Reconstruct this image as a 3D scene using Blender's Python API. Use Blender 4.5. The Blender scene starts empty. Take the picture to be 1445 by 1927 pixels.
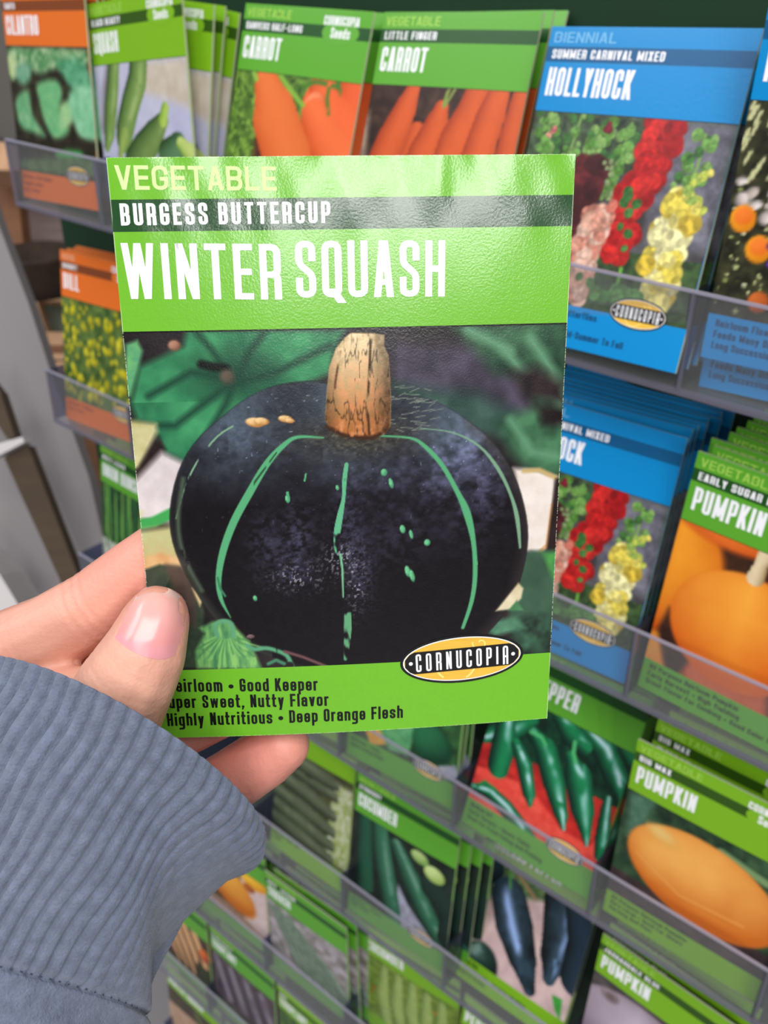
import bpy, bmesh, math, random
import numpy as np
from mathutils import Vector, Matrix, Euler
from mathutils.bvhtree import BVHTree
D=bpy.data; C=bpy.context.scene.collection
rnd=random.Random(4)
# ---------------------------------------------------------------- helpers
def lin(c):
    c=np.asarray(c,float)
    if c.max()>1.001: c=c/255.
    return np.where(c<=.04045,c/12.92,((c+.055)/1.055)**2.4)
def tag(o,label=None,cat=None,group=None,kind=None):
    if label:o['label']=label
    if cat:o['category']=cat
    if group:o['group']=group
    if kind:o['kind']=kind
    return o
def link(name,me,parent=None,mat=None):
    o=D.objects.new(name,me);C.objects.link(o)
    if parent is not None:o.parent=parent
    if mat is not None and me is not None and not me.materials: me.materials.append(mat)
    return o
def empty(name,loc=(0,0,0)):
    o=D.objects.new(name,None);C.objects.link(o);o.location=loc;o.empty_display_size=.02;return o
def meshof(name,v,f,smooth=False):
    me=D.meshes.new(name);me.from_pydata([tuple(p) for p in v],[],f);me.update()
    if smooth:
        for p in me.polygons:p.use_smooth=True
    return me
def material(name,col,rough=.5,spec=.5,coat=0,bump=0,bscale=300,vary=0,vscale=20,sss=0,sheen=0,attr=None,attr_mul=1,metal=0,detail=3,stretch=None):
    m=D.materials.new(name);m.use_nodes=True;nt=m.node_tree;b=nt.nodes['Principled BSDF']
    c=(*lin(col),1) if col is not None else (1,1,1,1)
    b.inputs['Base Color'].default_value=c;b.inputs['Roughness'].default_value=rough
    b.inputs['Specular IOR Level'].default_value=spec;b.inputs['Coat Weight'].default_value=coat;b.inputs['Coat Roughness'].default_value=.25
    b.inputs['Metallic'].default_value=metal
    if sss:
        b.inputs['Subsurface Weight'].default_value=sss;b.inputs['Subsurface Radius'].default_value=(.012,.004,.002);b.inputs['Subsurface Scale'].default_value=.35
    if sheen:b.inputs['Sheen Weight'].default_value=sheen;b.inputs['Sheen Roughness'].default_value=.5
    tc=nt.nodes.new('ShaderNodeTexCoord');mp=nt.nodes.new('ShaderNodeMapping');nt.links.new(tc.outputs['Object'],mp.inputs['Vector'])
    if stretch:mp.inputs['Scale'].default_value=stretch
    src=None
    if attr:
        a=nt.nodes.new('ShaderNodeVertexColor');a.layer_name=attr;src=a.outputs['Color']
    n=nt.nodes.new('ShaderNodeTexNoise');n.inputs['Scale'].default_value=vscale;n.inputs['Detail'].default_value=4;nt.links.new(mp.outputs[0],n.inputs['Vector'])
    mx=nt.nodes.new('ShaderNodeMix');mx.data_type='RGBA';mx.blend_type='MULTIPLY';mx.inputs[0].default_value=1
    rp=nt.nodes.new('ShaderNodeValToRGB');rp.color_ramp.elements[0].position=.3;rp.color_ramp.elements[1].position=.7
    lo=1-vary;rp.color_ramp.elements[0].color=(lo,lo,lo,1);rp.color_ramp.elements[1].color=(1,1,1,1)
    nt.links.new(n.outputs['Fac'],rp.inputs[0])
    if src is not None:nt.links.new(src,mx.inputs[6])
    else:mx.inputs[6].default_value=c
    nt.links.new(rp.outputs[0],mx.inputs[7]);nt.links.new(mx.outputs[2],b.inputs['Base Color'])
    if bump:
        n2=nt.nodes.new('ShaderNodeTexNoise');n2.inputs['Scale'].default_value=bscale;n2.inputs['Detail'].default_value=detail;nt.links.new(mp.outputs[0],n2.inputs['Vector'])
        bp=nt.nodes.new('ShaderNodeBump');bp.inputs['Strength'].default_value=bump;bp.inputs['Distance'].default_value=.0005
        nt.links.new(n2.outputs['Fac'],bp.inputs['Height']);nt.links.new(bp.outputs[0],b.inputs['Normal'])
        if coat:nt.links.new(bp.outputs[0],b.inputs['Coat Normal'])
    return m
def boxmesh(name,sx,sy,sz,bev=0,at=(0,0,0)):
    bm=bmesh.new();bmesh.ops.create_cube(bm,size=1)
    for v in bm.verts:v.co=Vector((v.co.x*sx+at[0],v.co.y*sy+at[1],v.co.z*sz+at[2]))
    if bev:bmesh.ops.bevel(bm,geom=bm.edges[:],offset=bev,segments=2,affect='EDGES')
    me=D.meshes.new(name);bm.to_mesh(me);bm.free();return me

# ---------------------------------------------------------------- printed pictures (colours of the ink, one per vertex of the packet's front)
def fade(t):return t*t*(3-2*t)
class Art:
    def __init__(s,xs,ys,seed=0):
        s.xs=xs;s.ys=ys;s.X,s.Y=np.meshgrid(xs,ys);s.c=np.zeros((len(ys),len(xs),3));s.rs=np.random.RandomState(seed)
    def vn(s,sx,sy,seed,sl=None):
        X,Y=(s.X,s.Y) if sl is None else (s.X[sl],s.Y[sl])
        r=np.random.RandomState(seed%100003);T=r.rand(128,128);x=X/sx+500;y=Y/sy+500
        i=np.floor(x).astype(int);j=np.floor(y).astype(int);fx=fade(x-i);fy=fade(y-j);i%=127;j%=127
        return (T[j,i]*(1-fx)+T[j,i+1]*fx)*(1-fy)+(T[j+1,i]*(1-fx)+T[j+1,i+1]*fx)*fy
    def fbm(s,sc,seed,oc=3,asp=1,sl=None):
        a=0;w=0
        for k in range(oc):a=a+s.vn(sc/2**k,sc*asp/2**k,seed+k*17,sl)*.6**k;w+=.6**k
        return np.clip((a/w-.5)*1.7+.5,0,1)
    def sl(s,x0,y0,x1,y1):
        a,b=np.searchsorted(s.xs,[x0,x1]);c,d=np.searchsorted(s.ys,[y0,y1]);return (slice(c,d),slice(a,b))
    def put(s,sl,m,col):
        m=np.clip(m,0,1)[...,None];s.c[sl]=s.c[sl]*(1-m)+np.asarray(col)*m
    def tone(s,sl,c1,c2,t,k=1):
        t=np.clip(t,0,1)[...,None]*k;return np.array(c1)/255.*(1-t)+np.array(c2)/255.*t
    def noisefill(s,box,c1,c2,sc,seed,asp=1,oc=3):
        sl=s.sl(*box);s.c[sl]=s.tone(sl,c1,c2,s.fbm(sc,seed,oc,asp,sl))
    def poly(s,pts,c1,c2=None,soft=.5,sc=4,seed=1,smooth=False,asp=1,grad=None):
        p=np.array([q[:2] for q in pts])
        if smooth:
            o=[];n=len(p)
            for i in range(n):
                a,b,c,d=p[i-1],p[i],p[(i+1)%n],p[(i+2)%n]
                for t in (0,.33,.66):o.append(.5*(2*b+(c-a)*t+(2*a-5*b+4*c-d)*t*t+(3*b-a-3*c+d)*t**3))
            p=np.array(o)
        m=soft+.1;sl=s.sl(p[:,0].min()-m,p[:,1].min()-m,p[:,0].max()+m,p[:,1].max()+m);X,Y=s.X[sl],s.Y[sl]
        if X.size==0:return None
        ins=np.zeros(X.shape,bool);dm=np.full(X.shape,1e9)
        for i in range(len(p)):
            a=p[i];b=p[(i+1)%len(p)];e=b-a;L=e@e+1e-9
            if a[1]!=b[1]:
                cr=((a[1]>Y)!=(b[1]>Y))&(X<(b[0]-a[0])*(Y-a[1])/(b[1]-a[1])+a[0]);ins^=cr
            t=np.clip(((X-a[0])*e[0]+(Y-a[1])*e[1])/L,0,1);dm=np.minimum(dm,(X-a[0]-t*e[0])**2+(Y-a[1]-t*e[1])**2)
        sd=np.sqrt(dm)*np.where(ins,1,-1);mk=np.clip(sd/soft*.5+.5,0,1)
        t=s.fbm(sc,seed,3,asp,sl)
        if grad is not None:t=.55*np.clip((X*grad[0]+Y*grad[1]-grad[2])/grad[3],0,1)+.45*t
        s.put(sl,mk,s.tone(sl,c1,c2 if c2 is not None else c1,t));return sl,mk,sd
    def ell(s,cx,cy,rx,ry,c1,c2=None,rot=0,lx=-.4,ly=-.5,soft=.15,hl=0,n=.15,seed=3,ribs=0):
        R=max(rx,ry)*1.2;sl=s.sl(cx-R,cy-R,cx+R,cy+R);X,Y=s.X[sl]-cx,s.Y[sl]-cy
        if X.size==0:return
        c,q=math.cos(rot),math.sin(rot);x=(X*c+Y*q)/rx;y=(-X*q+Y*c)/ry;r=np.sqrt(x*x+y*y);z=np.sqrt(np.clip(1-r*r,0,1))
        lz=math.sqrt(max(0,1-lx*lx-ly*ly));l=np.clip(x*lx+y*ly+z*lz,0,1)
        if ribs:l=l*(1-.25*np.abs(np.sin(x/np.maximum(np.sqrt(np.clip(1-y*y,.02,1)),.15)*ribs)))
        l=l+(s.fbm(max(rx,ry)*.5,seed,3,1,sl)-.5)*n
        col=s.tone(sl,c1,c2 if c2 is not None else c1,l)
        if hl:col=col+(np.clip(l,0,1)**14*hl)[...,None]
        s.put(sl,np.clip((1-r)/soft+.5,0,1),np.clip(col,0,1))
    def tube(s,pts,cd,cl,hl=0,off=-.35,soft=.25,n=.12,seed=5,rib=0,hc=(255,255,255),flat=1.):
        p=np.array(pts,float);R=p[:,2].max()+.5
        sl=s.sl(p[:,0].min()-R,p[:,1].min()-R,p[:,0].max()+R,p[:,1].max()+R);X,Y=s.X[sl],s.Y[sl]
        if X.size==0:return
        best=np.full(X.shape,1e9);lat=np.zeros(X.shape);rr=np.ones(X.shape);al=np.zeros(X.shape);acc=0
        for i in range(len(p)-1):
            a,b=p[i],p[i+1];e=b[:2]-a[:2];L=math.hypot(*e)+1e-9;e=e/L
            t=np.clip(((X-a[0])*e[0]+(Y-a[1])*e[1]),0,L);r=a[2]+(b[2]-a[2])*t/L
            dx=X-a[0]-t*e[0];dy=Y-a[1]-t*e[1];d=np.hypot(dx,dy)/r;k=d<best
            best=np.where(k,d,best);lat=np.where(k,(dx*-e[1]+dy*e[0])/r,lat);rr=np.where(k,r,rr);al=np.where(k,acc+t,al);acc+=L
        l=np.sqrt(np.clip(1-(np.clip(np.abs(lat-off),0,1.3)/1.3)**2,0,1))**(1.6*flat)
        if rib:l=l*(.85+.15*np.cos(al*rib+s.fbm(3,seed,2,1,sl)*6))
        l=l+(s.fbm(R*.8,seed,3,1,sl)-.5)*n
        col=s.tone(sl,cd,cl,l)
        if hl:
            h=np.exp(-((lat-off)/.26)**2)*min(hl,1.4)*np.clip(s.fbm(R*1.2,seed+9,2,1,sl)*2.2-.55,0,1);h=h[...,None];col=col*(1-h)+np.array(hc)/255.*h
        s.put(sl,np.clip((1-best)*rr/soft,0,1),np.clip(col,0,1))
    def line(s,pts,w,c,soft=.15,brk=0,seed=1):
        if len(pts)>3:
            q=[np.array((a[0],a[1],a[2] if len(a)>2 else w)) for a in pts];o=[];n=len(q)
            for i in range(n-1):
                a,b,cc,d=q[max(i-1,0)],q[i],q[i+1],q[min(i+2,n-1)]
                for t in (0,.25,.5,.75):o.append(.5*(2*b+(cc-a)*t+(2*a-5*b+4*cc-d)*t*t+(3*b-a-3*cc+d)*t**3))
            pts=o+[q[-1]]
        p=np.array([(q[0],q[1],(q[2] if len(q)>2 else w)) for q in pts],float);R=p[:,2].max()+.5
        sl=s.sl(p[:,0].min()-R,p[:,1].min()-R,p[:,0].max()+R,p[:,1].max()+R);X,Y=s.X[sl],s.Y[sl]
        if X.size==0:return
        best=np.full(X.shape,-1e9)
        for i in range(len(p)-1):
            a,b=p[i],p[i+1];e=b[:2]-a[:2];L=e@e+1e-9;t=np.clip(((X-a[0])*e[0]+(Y-a[1])*e[1])/L,0,1)
            best=np.maximum(best,(a[2]+(b[2]-a[2])*t)/2-np.hypot(X-a[0]-t*e[0],Y-a[1]-t*e[1]))
        m=np.clip(best/soft+.5,0,1)
        if brk:m=m*np.clip((s.fbm(2.2,seed,3,2.5,sl)-brk)*7,0,1)
        s.put(sl,m,np.array(c)/255.)
    def speck(s,box,n,r0,r1,cols,seed,n_=.1,shade=True):
        r=np.random.RandomState(seed)
        for k in range(n):
            c=cols[r.randint(len(cols))];x=r.uniform(box[0],box[2]);y=r.uniform(box[1],box[3]);q=r.uniform(r0,r1)
            s.ell(x,y,q,q*r.uniform(.6,1),np.array(c)*.6 if shade else c,c,rot=r.uniform(0,3),soft=.4,seed=seed+k)
PWD,PHT=92.,128.
V1,V2,V3,V4=.0605*PHT,.108*PHT,.263*PHT,.862*PHT
def ys_rows(nph):
    e=.04;o=[[0,.13],np.linspace(.4,V1-e,3),np.linspace(V1+e,V2-e,3),np.linspace(V2+e,V3-.35,4),[V3-.3,V3-.02],np.linspace(V3+.02,V4,nph),np.linspace(V4+.06,PHT-.4,4),[PHT-.13,PHT]]
    return np.concatenate(o)
TH={'green':((112,196,44),(30,72,30)),'lime':((124,180,30),(48,84,16)),'orange':((228,112,38),(128,66,34)),'blue':((0,136,204),(8,88,138)),'mid':((92,166,46),(26,78,26))}
def packet_mesh(name,theme,paint,nx,nph,seed,bulge=1.0,thick=1.2,bend=None,curve=0):
    xs=np.linspace(0,PWD,nx);ys=ys_rows(nph);A=Art(xs,ys,seed)
    g,dk=TH[theme];A.c[:]=np.array(g)/255.
    A.c[(ys>V1)&(ys<V2)]=np.array(dk)/255.
    k0=A.sl(0,V3+.01,200,V4+.01)
    if paint:
        ext=(ys>V3)&(ys<V4+.03);hold=A.c.copy();paint(A)
        A.c[~ext]=hold[~ext]
    A.c[(ys>V3-.32)&(ys<V3-.01)]=np.array((14,16,12))/255.
    if curve:
        m=A.Y>V4-.35-curve*(1-np.abs(2*A.X/PWD-1)**2)*0
    zf=bend if bend else (lambda x,y:-(thick+bulge*math.sin(math.pi*min(max(x/PWD,0),1))**.8*math.sin(math.pi*min(max(y/PHT,0),1))**.8))
    Z=np.array([[zf(x,y) for x in xs] for y in ys])
    ny=len(ys);P=np.stack([(A.X-PWD/2)/1000,Z/1000,(PHT-A.Y)/1000],-1).reshape(-1,3)
    idx=np.arange(nx*ny).reshape(ny,nx)
    q=np.stack([idx[1:,:-1],idx[1:,1:],idx[:-1,1:],idx[:-1,:-1]],-1).reshape(-1,4)
    ring=np.concatenate([idx[0,:],idx[1:,-1],idx[-1,-2::-1],idx[-2:0:-1,0]]);n=len(ring)
    f=P[ring].copy();b=f.copy();b[:,1]+=thick/1000*(1.6 if bend else 1)
    if not bend:b[:,1]=0
    V=np.concatenate([P,f,b]);N0=len(P)
    jit=np.array([rnd.uniform(-1,1)*.00006 for _ in range(n)])
    s=np.stack([np.arange(n),np.roll(np.arange(n),-1),np.roll(np.arange(n),-1)+n,np.arange(n)+n],-1)+N0
    me=D.meshes.new(name);me.vertices.add(len(V));me.vertices.foreach_set('co',V.ravel())
    qs=np.concatenate([q,s]);nl=len(qs)*4+n;me.loops.add(nl)
    lv=np.concatenate([qs.ravel(),np.arange(n)[::1]+N0+n]);me.loops.foreach_set('vertex_index',lv.astype(np.int32))
    me.polygons.add(len(qs)+1);me.polygons.foreach_set('loop_start',np.concatenate([np.arange(len(qs))*4,[len(qs)*4]]).astype(np.int32))
    sm=np.zeros(len(qs)+1,bool);sm[:len(q)]=True;me.polygons.foreach_set('use_smooth',sm)
    me.update(calc_edges=True)
    ca=me.color_attributes.new('ink','FLOAT_COLOR','POINT')
    if bend:
        rr_=np.random.RandomState(2)
        for sl_ in ((slice(None),0),(slice(None),-1),(0,slice(None)),(-1,slice(None))):
            q_=A.c[sl_];m_=(rr_.rand(len(q_))<.6)[:,None]*.8;A.c[sl_]=q_*(1-m_)+np.array((.93,.95,.86))*m_
    cc=np.ones((len(V),4));cc[:N0,:3]=lin(np.clip(A.c,0,1).reshape(-1,3)*.9999);cc[N0:,:3]=lin((226,228,206) if bend else np.array((176,184,150)))
    ca.data.foreach_set('color',cc.ravel().astype(np.float32));me.materials.append(M['print']);me['zkey']=0
    return me,zf

# ---------------------------------------------------------------- lettering: every glyph drawn as strokes
def arc_path(pts,closed=False):
    out=[];n=len(pts)
    for i,p in enumerate(pts):
        r=p[2] if len(p)>2 else 0
        if r<=0 or (not closed and i in (0,n-1)):out.append((p[0],p[1]));continue
        a=np.array(pts[i-1][:2]);b=np.array(p[:2]);c=np.array(pts[(i+1)%n][:2]);u=a-b;v=c-b;lu,lv=np.linalg.norm(u),np.linalg.norm(v);u/=lu;v/=lv
        r=min(r,lu*.5 if (len(pts[i-1])>2) else lu,lv*.5 if len(pts[(i+1)%n])>2 else lv)
        for k in range(6):
            t=k/5;out.append(tuple((b+u*r)*(1-t)**2*1+2*t*(1-t)*(b)*1+(b+v*r)*t*t))
    return out
def stroke(path,t,closed,quads,cap=True):
    p=[np.array(q) for q in path];n=len(p)
    q2=[p[0]]
    for a in p[1:]:
        if np.linalg.norm(a-q2[-1])>1e-5:q2.append(a)
    p=q2
    if closed and np.linalg.norm(p[0]-p[-1])<1e-5:p.pop()
    n=len(p)
    if n<2:return
    if not closed and cap:
        d=p[0]-p[1];p[0]=p[0]+d/np.linalg.norm(d)*t/2;d=p[-1]-p[-2];p[-1]=p[-1]+d/np.linalg.norm(d)*t/2
    L=[]
    for i in range(n):
        if closed:a,b,c=p[i-1],p[i],p[(i+1)%n]
        else:a,b,c=p[max(i-1,0)],p[i],p[min(i+1,n-1)]
        d1=b-a;d2=c-b
        if np.linalg.norm(d1)<1e-9:d1=d2
        if np.linalg.norm(d2)<1e-9:d2=d1
        d1=d1/np.linalg.norm(d1);d2=d2/np.linalg.norm(d2);n1=np.array([-d1[1],d1[0]]);n2=np.array([-d2[1],d2[0]]);m=n1+n2;k=m@m
        m=m/max(k,.5)*2*.5 if k>1e-6 else n1
        m=(n1+n2)/max(1+n1@n2,.35);L.append((b+m*t/2,b-m*t/2))
    for i in range(n if closed else n-1):
        a=L[i];b=L[(i+1)%n];quads.append([a[1],b[1],b[0],a[0]])
def glyph(ch,w,t,Q):
    l=t/2;r=w-t/2;b=t/2;T=1-t/2;m=.5;R=(r-l)*.5;X=.74;XT=X-t/2
    def S(*p,c=False):stroke(arc_path(list(p),c),t,c,Q)
    def Dg(x0,y0,x1,y1,k=1.05):
        h=t*k/2;q=[np.array((x0-h,y0)),np.array((x0+h,y0)),np.array((x1+h,y1)),np.array((x1-h,y1))]
        if y1<y0:q=q[::-1]
        Q.append(q)
    def dot(x,y,d):
        q=[np.array((x+d*math.cos(a*math.pi/4),y+d*math.sin(a*math.pi/4))) for a in range(8)];Q.append(q[:4]+[q[4]]);Q.append([q[4],q[5],q[6],q[7],q[0]])
    if ch=='A':Dg(l,0,w/2-t*.12,1);Dg(r,0,w/2+t*.12,1);stroke([(w*.3,.27),(w*.7,.27)],t*.9,False,Q,False)
    elif ch=='a0':S((l,0),(l,T,R),(r,T,R),(r,0));S((l,.4),(r,.4))
    elif ch=='B':S((l,b),(l,T));S((l,T),(r-t*.05,T,R),(r-t*.05,m,R),(l,m));S((l,m),(r,m,R),(r,b,R),(l,b))
    elif ch=='C':S((r,.68),(r,T,R),(l,T,R),(l,b,R),(r,b,R),(r,.32))
    elif ch=='D':S((l,b),(l,T));S((l,T),(r,T,R),(r,b,R),(l,b))
    elif ch in'EF':
        S((l,b if ch=='E' else b),(l,T));S((l,T),(r,T));S((l,m),(r-.06*w,m))
        if ch=='E':S((l,b),(r,b))
    elif ch=='G':S((r,.7),(r,T,R),(l,T,R),(l,b,R),(r,b,R),(r,.46),(w*.62,.46))
    elif ch=='H':S((l,b),(l,T));S((r,b),(r,T));S((l,m),(r,m))
    elif ch in'I':S((l,b),(l,T))
    elif ch=='J':S((r,T),(r,b,R),(l,b,R),(l,.3))
    elif ch=='K':S((l,b),(l,T));Dg(l+t*.4,.36,r,1,1.1);Dg(w*.5,.5,r+.02,0,1.1)
    elif ch=='L':S((l,T),(l,b));S((l,b),(r,b))
    elif ch=='M':S((l,b),(l,T));S((r,b),(r,T));Dg(l,1,w/2,.12,.9);Dg(r,1,w/2,.12,.9)
    elif ch=='N':S((l,b),(l,T));S((r,b),(r,T));Dg(l,1,r,0,1.0)
    elif ch in'O':S((l,m),(l,T,R),(r,T,R),(r,b,R),(l,b,R),c=True)
    elif ch=='Q':S((l,m),(l,T,R),(r,T,R),(r,b,R),(l,b,R),c=True);Dg(w*.5,.16,w*.98,-.1,1.3)
    elif ch=='P':S((l,b),(l,T));S((l,T),(r,T,R),(r,.42,R),(l,.42))
    elif ch=='R':S((l,b),(l,T));S((l,T),(r,T,R),(r,.45,R),(l,.45));S((w*.5,.45),(r,.45,R*.8),(r,b))
    elif ch=='S':S((r,.7),(r,T,R),(l,T,R),(l,.6,R*.8),(r,.4,R*.8),(r,b,R),(l,b,R),(l,.3))
    elif ch=='T':S((l,T),(r,T));S((w/2,b),(w/2,T))
    elif ch=='U':S((l,T),(l,b,R),(r,b,R),(r,T))
    elif ch=='V':Dg(l,1,w/2,0);Dg(r,1,w/2,0)
    elif ch=='W':
        Dg(l,1,w*.29,0,.95);Dg(w*.5,1,w*.29,0,.95);Dg(w*.5,1,w*.71,0,.95);Dg(r,1,w*.71,0,.95)
    elif ch=='X':Dg(l,1,r,0,1.1);Dg(r,1,l,0,1.1)
    elif ch=='Y':Dg(l,1,w/2,.42);Dg(r,1,w/2,.42);S((w/2,b),(w/2,.42))
    elif ch=='-':S((l,.45),(r,.45))
    elif ch=='&':S((l,m),(l,T,R),(r,T,R),(r,b,R),(l,b,R),c=True)
    elif ch=='.':dot(w/2,b,t*.6)
    elif ch==',':dot(w/2,b,t*.6);Dg(w/2-t*.3,-.16,w/2+t*.1,.1,.7)
    elif ch=='•':dot(w/2,.4,.17)
    elif ch=='a':S((l,.56),(l,XT,R),(r,XT,R),(r,b));S((r,.42),(l,.42,R*.8),(l,b,R*.8),(r,b))
    elif ch=='b':S((l,b),(l,T));S((l,XT),(r,XT,R),(r,b,R),(l,b))
    elif ch=='c':S((r,.5),(r,XT,R),(l,XT,R),(l,b,R),(r,b,R),(r,.24))
    elif ch=='d':S((r,b),(r,T));S((r,XT),(l,XT,R),(l,b,R),(r,b))
    elif ch=='e':S((r,.22),(r,b,R),(l,b,R),(l,XT,R),(r,XT,R),(r,.38),(l,.38))
    elif ch=='f':S((w*.42,b),(w*.42,T,R),(r,T));S((l,XT),(r,XT))
    elif ch=='g':S((r,XT),(l,XT,R),(l,b,R),(r,b));S((r,XT),(r,-.22,R),(l,-.22))
    elif ch=='h':S((l,b),(l,T));S((l,XT),(r,XT,R),(r,b))
    elif ch=='i':S((l,b),(l,XT));dot(l,.92,t*.62)
    elif ch=='k':S((l,b),(l,T));Dg(l+t*.3,.26,r,X,1.1);Dg(w*.5,.4,r,0,1.1)
    elif ch=='l':S((l,b),(l,T))
    elif ch=='m':S((l,b),(l,XT));S((l,XT),(w/2,XT,R*.7),(w/2,b));S((w/2,XT),(r,XT,R*.7),(r,b))
    elif ch=='n':S((l,b),(l,XT));S((l,XT),(r,XT,R),(r,b))
    elif ch=='o':S((l,.37),(l,XT,R),(r,XT,R),(r,b,R),(l,b,R),c=True)
    elif ch=='p':S((l,-.2),(l,XT));S((l,XT),(r,XT,R),(r,b,R),(l,b))
    elif ch=='r':S((l,b),(l,XT));S((l,XT-.06),(r,XT))
    elif ch=='s':S((r,.54),(r,XT,R),(l,XT,R),(l,.43,R*.7),(r,.31,R*.7),(r,b,R),(l,b,R),(l,.2))
    elif ch=='t':S((w*.42,.93),(w*.42,b,R),(r,b));S((l,XT),(r,XT))
    elif ch=='u':S((r,b),(r,XT));S((l,XT),(l,b,R),(r,b))
    elif ch=='v':Dg(l,X,w/2,0);Dg(r,X,w/2,0)
    elif ch=='w':Dg(l,X,w*.29,0,.8);Dg(w*.5,X,w*.29,0,.8);Dg(w*.5,X,w*.71,0,.8);Dg(r,X,w*.71,0,.8)
    elif ch=='x':Dg(l,X,r,0,1.1);Dg(r,X,l,0,1.1)
    elif ch=='y':Dg(l,X,w/2,0);Dg(r,X,w*.36,-.24)
WID={'I':.0,'i':0,'l':0,'.':0,',':0,'M':1.35,'W':1.5,'m':1.45,'w':1.4,'f':.72,'t':.74,'r':.72,'L':.88,'F':.92,'E':.9,'•':.8,'-':.8}
def text_quads(s,xs=1.4,t=.13,w=.46,gap=.1,round_a=False):
    """quads in cap-height units, x already stretched by xs"""
    x=0;out=[];sp=w*.75
    for ch in s:
        if ch==' ':x+=sp;continue
        k=WID.get(ch,1);ww=(w/xs)*k if k else t
        Q=[];glyph('a0' if (round_a and ch=='A') else ch,ww,t,Q)
        for q in Q:out.append([np.array((p[0]*xs+x,p[1])) for p in q])
        x+=ww*xs+gap
    return out,x-gap
def text_mesh(name,lines,zf,lift=.06,cuts=None):
    """lines: (string,x0,x1,ybase,cap,style) in mm on the packet front; one mesh"""
    bm=bmesh.new();n=0
    for (s,x0,x1,yb,cap,st) in lines:
        if isinstance(yb,tuple):yb,yb2=yb
        else:yb2=yb
        qs,wd=text_quads(s,**st);sc=(x1-x0)/wd if x1 else cap*.9
        for q in qs:
            a=sum(q[i][0]*q[(i+1)%len(q)][1]-q[(i+1)%len(q)][0]*q[i][1] for i in range(len(q)))
            if a<0:q=q[::-1]
            vs=[]
            for p in q:
                x=x0+p[0]*sc;vs.append(bm.verts.new((x,0,yb+(yb2-yb)*(p[0]/wd)-p[1]*cap)))
            try:bm.faces.new(vs)
            except ValueError:pass
    if cuts:
        for ax,vals in cuts:
            for v in vals:
                no=(1,0,0) if ax=='x' else (0,0,1);co=(v,0,0) if ax=='x' else (0,0,v)
                bmesh.ops.bisect_plane(bm,geom=bm.verts[:]+bm.edges[:]+bm.faces[:],plane_co=co,plane_no=no)
    for v in bm.verts:
        x,y=v.co.x,v.co.z;v.co=Vector(((x-PWD/2)/1000,(zf(x,y)-lift)/1000,(PHT-y)/1000))
    me=D.meshes.new(name);bm.to_mesh(me);bm.free();return me
HEAVY=dict(xs=1.5,t=.125,w=.46,gap=.12);MED=dict(xs=1.35,t=.14,w=.5,gap=.15);WIDE=dict(xs=1.15,t=.16,w=.74,gap=.13);SMALL=dict(xs=1.25,t=.13,w=.42,gap=.1)
LOGO=dict(xs=1.05,t=.105,w=.3,gap=.25,round_a=True)
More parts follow.
